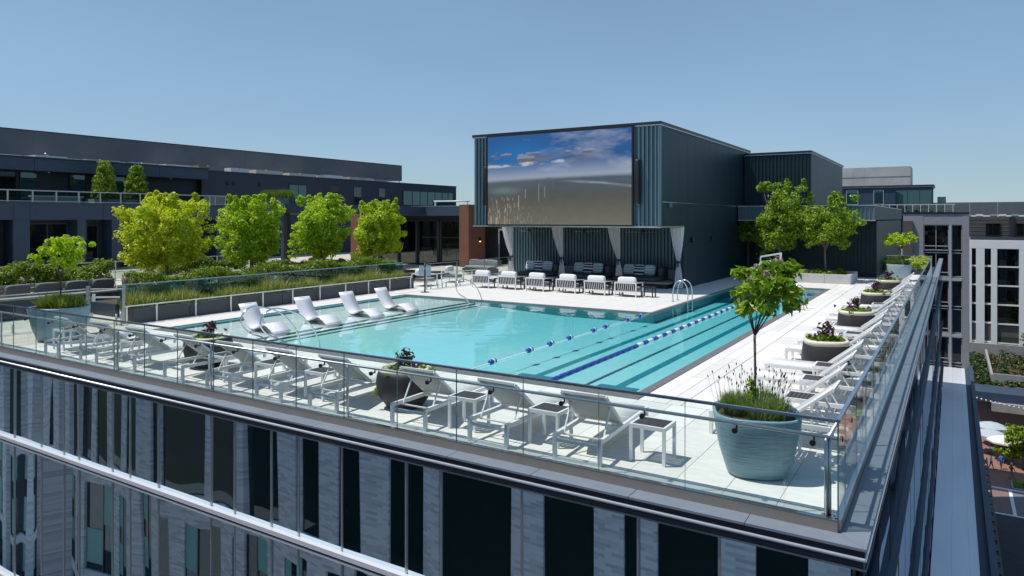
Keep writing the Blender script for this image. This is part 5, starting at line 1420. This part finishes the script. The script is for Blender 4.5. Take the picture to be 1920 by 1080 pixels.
# right hand trees
bxr = thing('stone_planter', 'low pale stone planter box holding two trees at the pool end', 'planter', (-5.6,31.2,0))
obj('side_panel', MB().box(-2.4,2.38,-1.4,-1.2,0,.46), M['stone_box'], bxr); obj('side_panel', MB().box(2.18,2.38,-1.195,1.6,0,.46), M['stone_box'], bxr)
obj('side_panel', MB().box(-2.4,-2.2,-1.195,1.6,0,.46), M['stone_box'], bxr); obj('side_panel', MB().box(-2.195,2.175,1.4,1.6,0,.46), M['stone_box'], bxr)
obj('soil', MB().box(-2.19,2.17,-1.19,1.39,.30,.38), M['soil'], bxr)
for k in range(3): obj('joint', MB().box(-1.2+k*1.2,-1.19+k*1.2,-1.403,-1.40,0.0,.46), M['kerb_stone'], bxr)
tree('shade_tree','tall pointed green tree left in the stone planter box','trees in the stone planter',(-6.75,31.0,.36),1.1,(0,0,2.65),(1.55,1.4,2.25),200,44,.14,M['leaf_deep'],M['bark_grey'],41,.055,1.45,6,.4,-.9,(.20,.36),12,.35)
tree('shade_tree','broad rounded green tree with thin trunk right in the stone planter box','trees in the stone planter',(-4.55,31.2,.36),1.25,(0,0,2.5),(1.85,1.5,1.5),200,44,.14,M['leaf_deep'],M['bark_grey'],43,.05,1.8,6,.4,-.85,(.20,.36),12,.35)
gp_ = []
r = random.Random(3)
for k in range(60): gp_.append((r.uniform(-2,2.1), r.uniform(-1.1,1.3), .42+r.random()*.08, r.uniform(.08,.18)))
tag(inst('ground_cover', leaf_mesh('ground_cover', gp_, 22, .16, M['leaf_mid'], .3, 8, aspect=.35), bxr), kind='stuff')
tree('shade_tree','dark leaved tree in the shadow between the stone planter and the side wall',None,(-9.1,33.9,0),1.7,(.2,0,2.6),(1.0,.8,1.0),70,40,.14,M['leaf_mid'],M['bark'],47,.05,2,2,.4,-.8,(.2,.36),6,.4)

# hedges and shrubs
def hedge(label, x0,x1,y0,y1,z0,z1, seed, size=.07, dens=120, name='hedge', mt='leaf_box', cat='hedge', grp='clipped hedges on the terrace'):
    r = random.Random(seed); cx, cy = (x0+x1)/2, (y0+y1)/2
    t = thing(name, label, cat, (cx,cy,z0), 0, grp)
    vol = (x1-x0)*(y1-y0); n = int(vol*dens*max(.6,(z1-z0)))
    cl = []
    for k in range(n):
        x, y = r.uniform(x0,x1), r.uniform(y0,y1)
        hh = (z1-z0)*(.86+.14*math.sin(y*2.3+seed)+.05*r.random())
        z = hh*(1-.75*r.random()**2.2)
        cl.append((x-cx, y-cy, z, r.uniform(.10,.17)))
    inst('foliage', leaf_mesh('foliage', cl, 30, size, M[mt], .5, seed), t)
    st_ = MB()
    for k in range(int((y1-y0)/.8)+1):
        st_.tube([(0,y0-cy+.1+k*.8,0),(.05,y0-cy+.12+k*.8,(z1-z0)*.8)],[.03,.015],5)
    obj('stems', st_, M['bark'], t)
hedge('low clipped hedge running right behind the tall glass fence', -23.3,-22.3,5.4,18.5,.35,1.30, 1)
hedge('bushy hedge behind the grey outdoor sofas at the left edge', -30.6,-29.5,2.5,7.2,0,1.38, 2, .085)
hedge('round dense shrub right of the grey outdoor sofas', -28.6,-27.5,6.2,7.4,0,1.5, 3, .085, 110, 'shrub', 'leaf_box', 'shrub', None)
hedge('hedge between the first and second lime trees', -30.4,-29.6,10.8,15.4,0,1.36, 4, .085)
hedge('low hedge behind the third lime tree', -30.4,-29.6,17.0,22.4,0,.9, 5, .085)
hedge('tall shrub beside the pavilion glass behind the fourth lime tree', -26.6,-26.0,19.6,20.6,0,1.3, 6, .09, 80, 'shrub','leaf_mid','shrub', None)
hedge('green planting strip beyond the far glass railing', -2.6,-.3,38.9,46,0,.75, 7, .14, 22, 'hedge','leaf_lime','hedge', None)
tb2 = thing('tree_bed', 'long raised planting bed under the lime trees', 'planting bed', (-24.2,13,0))
obj('bed_wall', MB().box(-2.2,2.0,-8.5,-8.3,0,.42).box(1.85,2.0,-8.3,9.2,0,.42), M['navy_dark'], tb2); obj('soil', MB().box(-2.2,1.84,-8.29,9.2,.3,.38), M['soil'], tb2)

def blades(name, pts, h, m, seed, lean=.35, wd=.012, curve=.4):
    r = np.random.default_rng(seed); pts = np.asarray(pts, float); n = len(pts)
    a = r.random(n)*6.283; ln = r.random(n)*lean; H_ = h*(.5+.65*r.random(n))*(.78+.34*np.sin(2.4*pts[:,1]+seed)*np.sin(1.1*pts[:,1]+2.0*seed))
    d = np.stack([np.cos(a),np.sin(a),np.zeros(n)],1); s_ = np.stack([-np.sin(a),np.cos(a),np.zeros(n)],1)
    def at_(f): return pts + d*(ln*H_*f+curve*ln*H_*f*f)[:,None] + np.array([0,0,1])*(H_*f*(1-.25*ln*f))[:,None]
    w1 = wd*(.7+.6*r.random(n))[:,None]
    A,B_,C2,D_,E_ = at_(0)-s_*w1, at_(0)+s_*w1, at_(.55)+s_*w1*.8, at_(.55)-s_*w1*.8, at_(1)
    V_ = np.stack([A,B_,C2,D_,E_],1).reshape(-1,3); o = np.arange(n)*5
    F_ = [(int(i),int(i)+1,int(i)+2,int(i)+3) for i in o] + [(int(i)+3,int(i)+2,int(i)+4) for i in o]
    me = bpy.data.meshes.new(name); me.from_pydata(V_.tolist(), [], F_); me.materials.append(m)
    return me
def in_disc(n, R, z, seed, c=(0,0)):
    r = np.random.default_rng(seed); q = np.sqrt(r.random(n))*R; a = r.random(n)*6.283
    return np.stack([c[0]+q*np.cos(a), c[1]+q*np.sin(a), np.full(n,z)],1)
def in_box(n, x0,x1,y0,y1,z, seed, clump=0):
    r = np.random.default_rng(seed); x = r.uniform(x0,x1,n); y = r.uniform(y0,y1,n)
    if clump:
        cy_ = np.arange(y0+.2, y1, clump); k = r.integers(0,len(cy_),n)
        y = cy_[k]+r.normal(size=n)*clump*.25; x = (x0+x1)/2+r.normal(size=n)*(x1-x0)*.2
    return np.stack([x,y,np.full(n,z)],1)
g1 = inst('ornamental_grass', blades('ornamental_grass', in_box(5200,-.6,-.06,.05,13.2,.40,1,.62), .66, M['grass_tan'], 1, .6, .008), None, (-20.3,4,0))
tag(g1, 'tan and green ornamental grasses growing from the long planter wall', 'grass', None, 'stuff')
g2 = inst('ornamental_grass', blades('ornamental_grass', in_box(1500,.35,2.8,.05,.45,.28,2), .7, M['grass_green'], 3, .3, .012), None, (-33,18.4,4.05))
tag(g2, 'green grasses along the pavilion roof edge', 'grass', None, 'stuff')
g3 = inst('ornamental_grass', blades('ornamental_grass', in_box(1500,-.45,.45,-.8,.8,.28,5), .45, M['grass_green'], 6, .35, .014), None, (-45.9,17.8,4.2))
tag(g3, 'green grasses at the foot of the columnar trees', 'grass', None, 'stuff')
g4 = inst('ornamental_grass', blades('ornamental_grass', in_box(1600,-.35,.35,-.75,.75,.0,7,.4), .42, M['grass_orange'], 8, .6, .012), None, (-27.3,8.0,.2))
tag(g4, 'tuft of bright orange sedge beyond the glass gate', 'grass', None, 'stuff')
ob_ = thing('planter', 'low dark planter holding the orange sedge', 'planter', (-27.3,8.0,0)); obj('trough', MB().box(-.45,.45,-.9,.9,0,.2), M['navy_dark'], ob_)

# big round planters
def pot(name, label, loc, prof, mt, n=40, sq=3.2, rz=0, rim=None, soil_z=.9, soil_r=.4, grp=None):
    t = thing(name, label, 'planter', loc, rz, grp)
    obj('pot', MB().lathe(prof, n, sq=sq), M[mt], t)
    if rim: obj('rim', MB().lathe(rim, n, sq=sq), M['cream'], t)
    obj('soil', MB().lathe([(soil_r,soil_z-.05),(soil_r,soil_z),(0.0001,soil_z+.03)], n, sq=sq), M['soil'], t)
    return t
big = [(.33,0),(.365,.03),(.45,.30),(.505,.57),(.53,.75),(.525,.78),(.495,.78),(.485,.75),(.48,.66)]
RZ = .35
pot('teal_planter','big ribbed teal planter at the near corner of the deck',(-1.10,1.10,0),big,'teal_pot',48,3.0,RZ,None,.69,.48)
pot('teal_planter','big ribbed teal planter at the left end of the front row',(-19.15,1.35,0),[(a*1.22,z*1.15) for a,z in big],'teal_pot',48,3.0,RZ,None,.80,.58)
pot('pale_planter','pale blue round planter with a small tree at the far end of the lounger row',(-1.35,33.6,0),[(a*1.1,z*1.1) for a,z in big],'pale_pot',48,2.4,RZ,None,.76,.52)

def small_tree(label, loc, trunk_h, top_h, rad, lm, bark, seed, per=20, n=46, size=.12, r0=.022, blooms=True, nleaf_obj=0, off=(0,0), rzk=1.0):
    t = thing('small_tree', label, 'tree', loc)
    r = random.Random(seed)
    cz = (trunk_h+.22+top_h)/2; rz_ = (top_h-trunk_h-.15)/2
    cl = crown_clusters(n, (off[0],off[1],cz), (rad,rad,rz_*rzk), seed, 2.3, .5, (.07,.15), -.85, 0)
    mb = MB(); mb.tube([(0,0,-.1),(.01,.0,trunk_h*.5),(0,.01,trunk_h)],[r0*1.1,r0*.95,r0],8)
    obj('trunk', mb, bark, t)
    lb = MB()
    for k in range(12):
        c_ = cl[r.randrange(len(cl))]
        s0 = (0,0.01,trunk_h-.02+.05*r.random())
        mid = (c_[0]*.42, c_[1]*.42, trunk_h+(c_[2]-trunk_h)*.45)
        lb.tube([s0,mid,tuple(c_[:3])],[r0*.6,r0*.4,r0*.14],5)
    obj('limbs', lb, bark, t)
    cr_ = inst('crown', leaf_mesh('crown', cl, per, size, lm, .45, seed, .25, .48, .4, .3), t)
    if nleaf_obj:
        base = leaf_mesh('leaf', [(0,0,0,.0001)], 1, size*1.15, lm, 1.0, 1, .25, .45)
        rg_ = np.random.default_rng(seed+5)
        for k in range(nleaf_obj):
            c_ = cl[k % len(cl)]; u = rg_.normal(size=3); u /= np.linalg.norm(u); u[2] = abs(u[2])*.7
            p = (c_[0]+u[0]*c_[3]*1.08, c_[1]+u[1]*c_[3]*1.08, c_[2]+u[2]*c_[3]*1.05)
            inst('leaf', base, t, p, (rg_.normal()*.5+u[1]*.5, rg_.normal()*.5-u[0]*.5, rg_.random()*6.28))
    if blooms:
        for k in range(7):
            c_ = cl[r.randrange(len(cl))]
            if c_[2] < cz: continue
            inst('dry_bloom', leaf_mesh('dry_bloom', [(0,0,0,.075)], 70, .035, M['bloom'], .2, seed+k), t, (c_[0],c_[1],c_[2]+c_[3]))
    return t
small_tree('small leafy tree with dry blooms in the near corner teal planter', (-1.14,1.2,.66), 1.06, 1.98, .60, M['leaf_hyd'], M['bark'], 81, 24, 46, .12, .017, True, 290, (.15,.08), 1.0)
small_tree('small tree with pale blooms in the left teal planter', (-19.2,1.4,.80), .80, 2.02, .70, M['leaf_fresh'], M['bark'], 83, 26, 60, .12, .022)
small_tree('small flat topped tree in the pale blue planter', (-1.35,33.6,.75), .85, 1.75, .85, M['leaf_fresh'], M['bark_grey'], 85, 22, 50, .15, .03, False)
def lavender(label, loc, R, seed):
    t = thing('lavender_clump', label, 'plant', loc)
    tag(inst('foliage', blades('foliage', np.concatenate([in_disc(1000,R*.32,0,seed,(-R*.55,.0)), in_disc(1500,R*.46,0,seed+1,(R*.32,-R*.15)), in_disc(800,R*.36,0,seed+7,(R*.05,R*.45))]), .55, M['lavender'], seed, .62, .008), t), kind='stuff')
    r_ = np.random.default_rng(seed); st_ = MB(); sp_ = MB()
    for k in range(110):
        a_ = r_.random()*6.283; q = R*.55*r_.random()**.5; c_ = (-R*.5,0) if k % 3 == 0 else (R*.25,-.02)
        p0 = Vector((c_[0]+q*math.cos(a_), c_[1]+q*math.sin(a_), 0)); ln = .34+.26*r_.random()
        d_ = Vector((math.cos(a_)*.35*r_.random()+.1*r_.normal(), math.sin(a_)*.35*r_.random()+.1*r_.normal(), 1)).normalized()
        p1_ = p0+d_*ln; s_ = d_.cross(Vector((r_.normal(),r_.normal(),.1))).normalized()
        st_.add([p0-s_*.0025,p0+s_*.0025,p1_+s_*.0015,p1_-s_*.0015],[(0,1,2,3)])
        p2_ = p1_+d_*.055; m_ = (p1_+p2_)/2
        sp_.add([p1_,m_+s_*.009,p2_,m_-s_*.009],[(0,1,2,3)]); n_ = d_.cross(s_)
        sp_.add([p1_,m_+n_*.009,p2_,m_-n_*.009],[(0,1,2,3)])
    tag(obj('flower_stems', st_, M['lavender'], t), kind='stuff'); tag(obj('flower_spikes', sp_, M['lav_stem'], t), kind='stuff')
    return t
lavender('lavender and low herbs around the trunk in the near teal planter', (-1.10,1.10,.69), .46, 90)
g5 = inst('ornamental_grass', blades('ornamental_grass', np.concatenate([in_disc(1500,.34,.80,91,(-.26,0)),in_disc(1500,.34,.80,92,(.26,.1))]), .46, M['grass_green'], 93, .75, .008), None, (-19.15,1.35,0))
tag(g5, 'green fountain grass around the trunk in the left teal planter', 'grass', None, 'stuff')
g6 = inst('ornamental_grass', blades('ornamental_grass', in_disc(1400,.48,.78,95), .5, M['grass_green'], 96, .6, .010), None, (-1.35,33.6,0))
tag(g6, 'green grass around the tree in the pale blue planter', 'grass', None, 'stuff')
sh = inst('sapling', leaf_mesh('sapling', [(0,0,.12,.05),(0,0,.22,.06),(0.01,0,.32,.06),(0,0,.40,.05),(0,0,.46,.03)], 9, .10, M['leaf_hyd'], .55, 99, aspect=.5), None, (-1.13,1.02,.70))
tag(sh, 'bright green shoot rising at the foot of the near planter tree', 'plant')

# dark bowl planters with flowers
bowl = [(.25,0),(.29,.02),(.43,.22),(.475,.40),(.46,.56),(.425,.66),(.41,.66),(.395,.60)]
tub = [(.46,0),(.475,.02),(.47,.32),(.44,.60),(.43,.62)]
rimr = [(.43,.62),(.437,.68),(.42,.715),(.37,.715),(.36,.63)]
def flowers(label, loc, seed, sc=1.0, burg=True):
    t = thing('flower_arrangement', label, 'flowers', loc, 0, 'flowers in the dark bowl planters')
    r = np.random.default_rng(seed)
    cl = [(r.normal()*.17*sc, r.normal()*.17*sc, r.uniform(.0,.08), r.uniform(.05,.10)) for _ in range(34)]
    cl += [(math.cos(a)*.36*sc, math.sin(a)*.36*sc, -.01, .07) for a in np.linspace(0,6.2,16)]
    inst('foliage', leaf_mesh('foliage', cl, 26, .06, M['leaf_box'], .45, seed), t)
    if burg:
        cl = [(r.normal()*.06*sc, r.normal()*.06*sc, .10+.24*k/9*sc, .085) for k in range(10)]
        inst('burgundy_leaves', leaf_mesh('burgundy_leaves', cl, 14, .085, M['petal_d'], .4, seed+1), t)
    for k in range(5):
        x, y = r.normal()*.2*sc, r.normal()*.2*sc
        inst('bloom', leaf_mesh('bloom', [(0,0,0,.05)], 14, .05, M['petal_p'], .3, seed+2+k), t, (x,y,.13+.05*r.random()))
    return t
def dark_pot(label, loc, front):
    t = thing('bowl_planter', label, 'planter', loc, .3, 'dark bowl planters standing among the loungers')
    if front:
        obj('pot', MB().lathe(bowl, 40, sq=2.6), M['dark_pot'], t)
        obj('rim', MB().lathe([(.432,.62),(.43,.66),(.415,.675),(.375,.675),(.365,.60)], 40, sq=2.6), M['cream'], t)
    else:
        obj('pot', MB().lathe(tub, 40, sq=2.8), M['dark_pot'], t); obj('rim', MB().lathe(rimr, 40, sq=2.8), M['cream'], t)
    zs_ = 0 if front else .08
    obj('soil', MB().lathe([(.355,.5+zs_),(.355,.57+zs_),(.0001,.59+zs_)], 40, sq=2.6), M['soil'], t)
    return t
for k,(x,y,fr,lab,fl) in enumerate(((-6.95,1.12,1,'near dark bowl planter between front loungers','purple flowers and trailing greens in the near front bowl planter'),
   (-12.75,1.35,1,'far dark bowl planter between front loungers','dark flowers in the far front bowl planter'),
   (-1.22,7.80,0,'nearest dark tub planter with cream rim among the right loungers','purple flowers in the nearest right tub planter'),
   (-1.22,13.25,0,'second dark tub planter with cream rim among the right loungers','magenta flowers in the second right tub planter'),
   (-1.22,18.95,0,'third dark tub planter with cream rim among the right loungers','dark flowers in the third right tub planter'),
   (-1.22,24.65,0,'farthest dark tub planter with cream rim among the right loungers','dark flowers in the farthest right tub planter'))):
    dark_pot(lab, (x,y,0), fr)
    f = flowers(fl, (x,y,.60 if fr else .68), 110+7*k)
    if k == 0:
        inst('trailing_greens', leaf_mesh('trailing_greens', [(-.20-.02*j,-.36-.02*j,-.03-.075*j,.055) for j in range(5)], 26, .05, M['leaf_mid'], .3, 150), f)

# ------------------------------------------------------------------ outdoor seating on the left terrace
for i,(y,lab) in enumerate(((3.6,'grey wooden outdoor sofa with dark grey cushion at the far left edge'),(5.5,'grey wooden outdoor sofa with dark grey cushions left of the round shrub'))):
    s_ = thing('outdoor_sofa', lab, 'sofa', (-26.2,y,0), 0, 'outdoor sofas behind the left glass fence')
    for z in (.45,.62,.80,.93): obj('back_board', MB().box(.32,.38,-.95,.95,z-.05,z+.05), M['wood_grey'], s_)
    obj('seat_frame', MB().box(-.45,.38,-.95,.95,.26,.36), M['wood_grey'], s_)
    for yy_ in (-.92,.86):
        obj('leg', MB().box(-.44,-.38,yy_,yy_+.06,0,.26), M['wood_grey'], s_); obj('leg', MB().box(.32,.38,yy_,yy_+.06,0,.26), M['wood_grey'], s_)
    obj('seat_cushion', cushion(.74,1.85,.16), M['grey_cloth'], s_, (-.08,0,.43))
    for k in (-.46,.46):
        p_ = obj('pillow', cushion(.2,.74,.40), M['pillow_grey'], None, (-26.2+.46+.02,y+k,.80), (0,math.radians(8),0))
        tag(p_, ('left' if k < 0 else 'right')+' grey pillow on the '+('far left' if i == 0 else 'right hand')+' outdoor sofa', 'pillow', 'grey pillows on the outdoor sofas')
ld = thing('low_wall', 'low dark bench wall behind the glass gate', 'wall', (-24.6,1,0))
obj('panel', MB().box(0,.3,-3.5,6.6,0,.62), M['navy_dark'], ld); obj('cap', MB().box(-.02,.34,-3.5,6.62,.62,.68), M['wood_grey'], ld)
def dining(label, loc, L_=1.8):
    t = thing('dining_table', label, 'table', loc, 0, 'dining tables on the left terrace')
    obj('table_top', MB().box(-.45,.45,-L_/2,L_/2,.70,.75), M['concrete'], t)
    for sx in (-.38,.32):
        for sy in (-L_/2+.05,L_/2-.11): obj('leg', MB().box(sx,sx+.06,sy,sy+.06,0,.70), M['grey_trim'], t)
def dchair(label, loc, rz, mt='wood_grey'):
    t = thing('dining_chair', label, 'chair', loc, rz, 'dining chairs on the left terrace')
    obj('seat', MB().box(-.25,.25,-.25,.25,.42,.47), M[mt], t); obj('backrest', MB().slab([(.25,.47),(.29,.7),(.27,.92)],-.25,.25,.03,axis='y'), M[mt], t)
    for sx in (-.24,.2):
        for sy in (-.24,.2): obj('leg', MB().box(sx,sx+.04,sy,sy+.04,0,.42), M[mt], t)
dining('dining table right of the orange sedge under the first lime tree', (-27.6,9.6,0))
dining('dining table between the first and second lime trees', (-28,13.0,0)); dining('dining table behind the second lime tree', (-28,16.6,0))
cl_ = [('brown dining chair left of the dining table, nearer the fence',(-27.0,8.1,0)),('brown dining chair left of the dining table, farther from the fence',(-27.9,8.3,0)),('brown dining chair under the first lime tree',(-26.9,10.2,0)),('brown dining chair between the lime trees',(-27.2,13.3,0)),('brown dining chair left of the canopy post',(-27.2,15.9,0)),('brown dining chair right of the canopy post',(-27.2,17.2,0))]
for i,(l,p) in enumerate(cl_): dchair(l, p, (math.pi if i < 2 else -math.pi/2)+random.uniform(-.2,.2))
for i,(p,l) in enumerate((((-20.9,18.3,0),'white cushioned lounge chair behind the stub post fence, nearer the sign'),((-21.0,20.6,0),'white cushioned lounge chair behind the stub post fence, nearer the brown pier'))):
    dup(ac, p, -math.pi/2+.2*i, l, 'white lounge chairs behind the stub post fence', tpa)
gs = thing('terrace_sofa', 'grey sofa with striped cushions behind the far glass fence', 'sofa', (-22.2,25.5,0))
obj('base', MB().box(-1,1,-.4,.4,.1,.36), M['charcoal'], gs); obj('backrest', cushion(2.0,.25,.5), M['grey_cloth'], gs, (0,.35,.6)); obj('seat_cushion', cushion(1.9,.7,.18), M['grey_cloth'], gs, (0,-.02,.42))

# ------------------------------------------------------------------ street level: umbrellas, people, planting
def umbrella(label, loc, mt, R=1.75):
    t = thing('patio_umbrella', label, 'umbrella', loc, random.uniform(0,.8), 'umbrellas on the plaza below')
    obj('base', MB().cyl((0,0,0),.3,.08,16), M['black'], t); obj('pole', MB().cyl((0,0,.08),.03,2.8,8), M['grey_trim'], t)
    n = 8; v = [(0,0,2.95)]; f = []
    for ring,(q,z) in enumerate(((.5,2.78),(1.0,2.42))):
        for j in range(n):
            a = 2*math.pi*j/n; v.append((R*q*math.cos(a),R*q*math.sin(a),z))
    for j in range(n):
        k = (j+1)%n; f.append((0,1+j,1+k)); f.append((1+j,1+n+j,1+n+k,1+k))
    for j in range(n):
        a = 2*math.pi*j/n; v.append((R*1.0*math.cos(a),R*1.0*math.sin(a),2.24))
    for j in range(n):
        k = (j+1)%n; f.append((1+n+j,1+2*n+j,1+2*n+k,1+n+k))
    obj('canopy', MB().add(v,f), M[mt], t)
    rb_ = MB()
    for j in range(n):
        a = 2*math.pi*j/n; rb_.bar((0,0,2.88),(R*.98*math.cos(a),R*.98*math.sin(a),2.38),.02,.02)
    obj('ribs', rb_, M['grey_trim'], t); obj('finial', MB().cyl((0,0,2.95),.03,.12,8), M['grey_trim'], t)
M['umb_grey'] = pbr('umbrella_grey', (0.42,0.46,0.50), .9)
M['umb_white'] = pbr('umbrella_white', (0.72,0.70,0.66), .9)
G2 = GZ+.12
umbrella('pale plaza umbrella in the sun, nearest to the street', (6.3,95.2,G2), 'umb_white', 1.9)
umbrella('grey plaza umbrella in shade, behind the white umbrella', (4.9,97.5,G2), 'umb_grey', 1.9)
umbrella('grey plaza umbrella in shade, farthest back', (5.2,101.5,G2), 'umb_grey', 1.9)
M['skin'] = pbr('skin', (0.42,0.26,0.19), .6); M['shirt_blue'] = pbr('shirt_blue', (0.04,0.13,0.50), .8); M['jeans'] = pbr('jeans', (0.03,0.06,0.16), .85)
M['shirt_dark'] = pbr('shirt_dark', (0.07,0.065,0.06), .85); M['khaki'] = pbr('khaki', (0.22,0.17,0.11), .85); M['hair'] = pbr('hair', (0.03,0.022,0.018), .8); M['cap_white'] = pbr('cap_white', (0.7,0.68,0.65), .8)
def person(label, loc, rz, shirt, trousers, hair, stride=.22, arm=.1):
    """one skinned body; shirt, trousers and hair take the cloth colours by height"""
    t = thing('person', label, 'person', loc, rz)
    V_ = [(0,0,.95),(0,0,1.2),(0,0,1.42),(0,0,1.52),(0,.01,1.62),(0,.02,1.73),
          (-.17,0,1.42),(-.24,-arm,1.16),(-.23,arm*.6-.02,.92),(-.22,arm,.84),
          (.17,0,1.42),(.24,arm,1.16),(.23,arm*1.8,.93),(.22,arm*2,.85),
          (-.09,0,.90),(-.10,stride*.5,.50),(-.10,stride,.09),(-.10,stride+.16,.04),
          (.09,0,.90),(.10,-stride*.3,.50),(.10,-stride,.10),(.10,-stride+.15,.04)]
    E_ = [(0,1),(1,2),(2,3),(3,4),(4,5),(2,6),(6,7),(7,8),(8,9),(2,10),(10,11),(11,12),(12,13),(0,14),(14,15),(15,16),(16,17),(0,18),(18,19),(19,20),(20,21)]
    rad = [.15,.14,.13,.055,.095,.08,.065,.05,.04,.04,.065,.05,.04,.04,.09,.065,.045,.04,.09,.065,.045,.04]
    me = bpy.data.meshes.new('body'); me.from_pydata(V_, E_, []); 
    o = inst('body', me, t)
    sk = o.modifiers.new('skin','SKIN'); sv = me.skin_vertices[0].data if me.skin_vertices else None
    if sv is None:
        bpy.context.view_layer.objects.active = o; bpy.ops.mesh.customdata_skin_add(); sv = me.skin_vertices[0].data
    for i, r_ in enumerate(rad): sv[i].radius = (r_,r_*.8 if i < 3 else r_)
    sv[0].use_root = True
    su = o.modifiers.new('sub','SUBSURF'); su.levels = 1; su.render_levels = 1
    m, nt, bb = mat('clothed_body'); L = nt.links.new
    tc = nt.nodes.new('ShaderNodeTexCoord'); sp = nt.nodes.new('ShaderNodeSeparateXYZ'); L(tc.outputs['Object'], sp.inputs[0])
    mr = nt.nodes.new('ShaderNodeMath'); mr.operation = 'DIVIDE'; mr.inputs[1].default_value = 1.8; L(sp.outputs[2], mr.inputs[0])
    cr = nt.nodes.new('ShaderNodeValToRGB'); cr.color_ramp.interpolation = 'CONSTANT'
    stops = [(0,(.04,.03,.03)),(.05,trousers),(.53,shirt),(.825,(.42,.26,.19))]
    cr.color_ramp.elements[0].color = (*stops[0][1],1); cr.color_ramp.elements[1].position = stops[1][0]; cr.color_ramp.elements[1].color = (*stops[1][1],1)
    for p_, c_ in stops[2:]:
        e_ = cr.color_ramp.elements.new(p_); e_.color = (*c_,1)
    L(mr.outputs[0], cr.inputs[0]); L(cr.outputs[0], bb.inputs['Base Color']); bb.inputs['Roughness'].default_value = .8
    me.materials.append(m)
    obj('hair', MB().lathe([(.10,1.66),(.108,1.72),(.09,1.79),(.04,1.83),(.001,1.835)],14,(0,.0,0)), M[hair], t)
person('person in a bright blue shirt and jeans walking by the white umbrella', (5.75,91.5,G2), 2.6, (.04,.13,.50), (.03,.06,.16), 'hair', .2)
person('person in dark shirt and tan trousers walking past the planting bed', (6.55,88.3,G2), -1.2, (.09,.08,.07), (.22,.17,.11), 'cap_white', .28, .14)
person('person in white walking under the grey umbrellas', (4.75,90.8,G2), -1.9, (.6,.58,.56), (.10,.09,.09), 'hair', .22)
b_ = thing('planting_bed', 'stone edged bed of green ground cover at the street corner', 'planting bed', (9.0,86.0,GZ+.12))
obj('kerb', MB().box(-2.6,3,-1.3,-1.15,0,.15).box(-2.6,-2.45,-1.15,1.2,0,.15).box(-2.45,3,1.05,1.2,0,.15), M['concrete'], b_); obj('soil', MB().box(-2.44,3,-1.14,1.04,0,.08), M['soil'], b_)
r = random.Random(9)
cl = [(r.uniform(-2.3,2.9), r.uniform(-1.0,.95), .2, .22) for _ in range(90)]
tag(inst('ground_cover', leaf_mesh('ground_cover', cl, 20, .16, M['leaf_mid'], .5, 9), b_), kind='stuff')
tree('street_tree','young street tree by the plaza at the right edge','trees on the plaza',(7.9,92.5,G2),2.0,(0,0,3.4),(1.7,1.7,1.7),110,40,.26,M['leaf_mid'],M['bark'],51,.09,2.2,3,.4,-.9,(.3,.5),8)
tree('street_tree','low leafy street tree beside the person in blue','trees on the plaza',(7.0,94.4,G2),.8,(0,0,1.5),(1.5,1.3,1.0),80,36,.24,M['leaf_mid'],M['bark'],52,.06,2.2,2,.4,-.9,(.3,.5),6)
cl = []
r = random.Random(10)
for k in range(500): cl.append((r.uniform(6.2,30), r.uniform(115,137), r.uniform(0,1.2), r.uniform(.4,.9)))
for k in range(160): cl.append((r.uniform(3.4,5.5), r.uniform(113,137), r.uniform(0,.5), r.uniform(.3,.5)))
for k in range(160): cl.append((r.uniform(3.4,30), r.uniform(112.2,113.6), r.uniform(0,.5), r.uniform(.25,.45)))
g_ = inst('roof_planting', leaf_mesh('roof_planting', cl, 24, .34, M['leaf_shade'], .5, 10), None, (0,0,-20.3))
tag(g_, 'dark green planting filling the roof garden beds below the white building', 'plants', None, 'stuff')
tree('garden_tree','tree with pale leaves at the right edge of the roof garden','trees in the roof garden',(13.0,124,-20.3),2.0,(0,0,5.0),(3.0,3.0,3.2),120,36,.4,M['leaf_box'],M['bark'],54,.14,2.2,3,.4,-.9,(.5,.8),8)
lights = thing('string_lights', 'string of small bulbs hung over the plaza umbrellas', 'string lights', (3.5,104,GZ))
obj('wire', MB().tube([(0,0,5.6),(4,-.5,5.1),(8,-1,5.0),(14,-1.5,5.5)],.02,5), M['black'], lights)
_bm = MB().lathe([(.03,-.2),(.1,-.12),(.1,-.02),(.02,.06)],8).mesh('bulb', M['white_alu'])
for k in range(24): inst('bulb', _bm, lights, (.5*k+.2, -.06*k, 5.55-.62*math.sin(min(1,(k+.4)/24)*math.pi)))

bpy.context.view_layer.update()
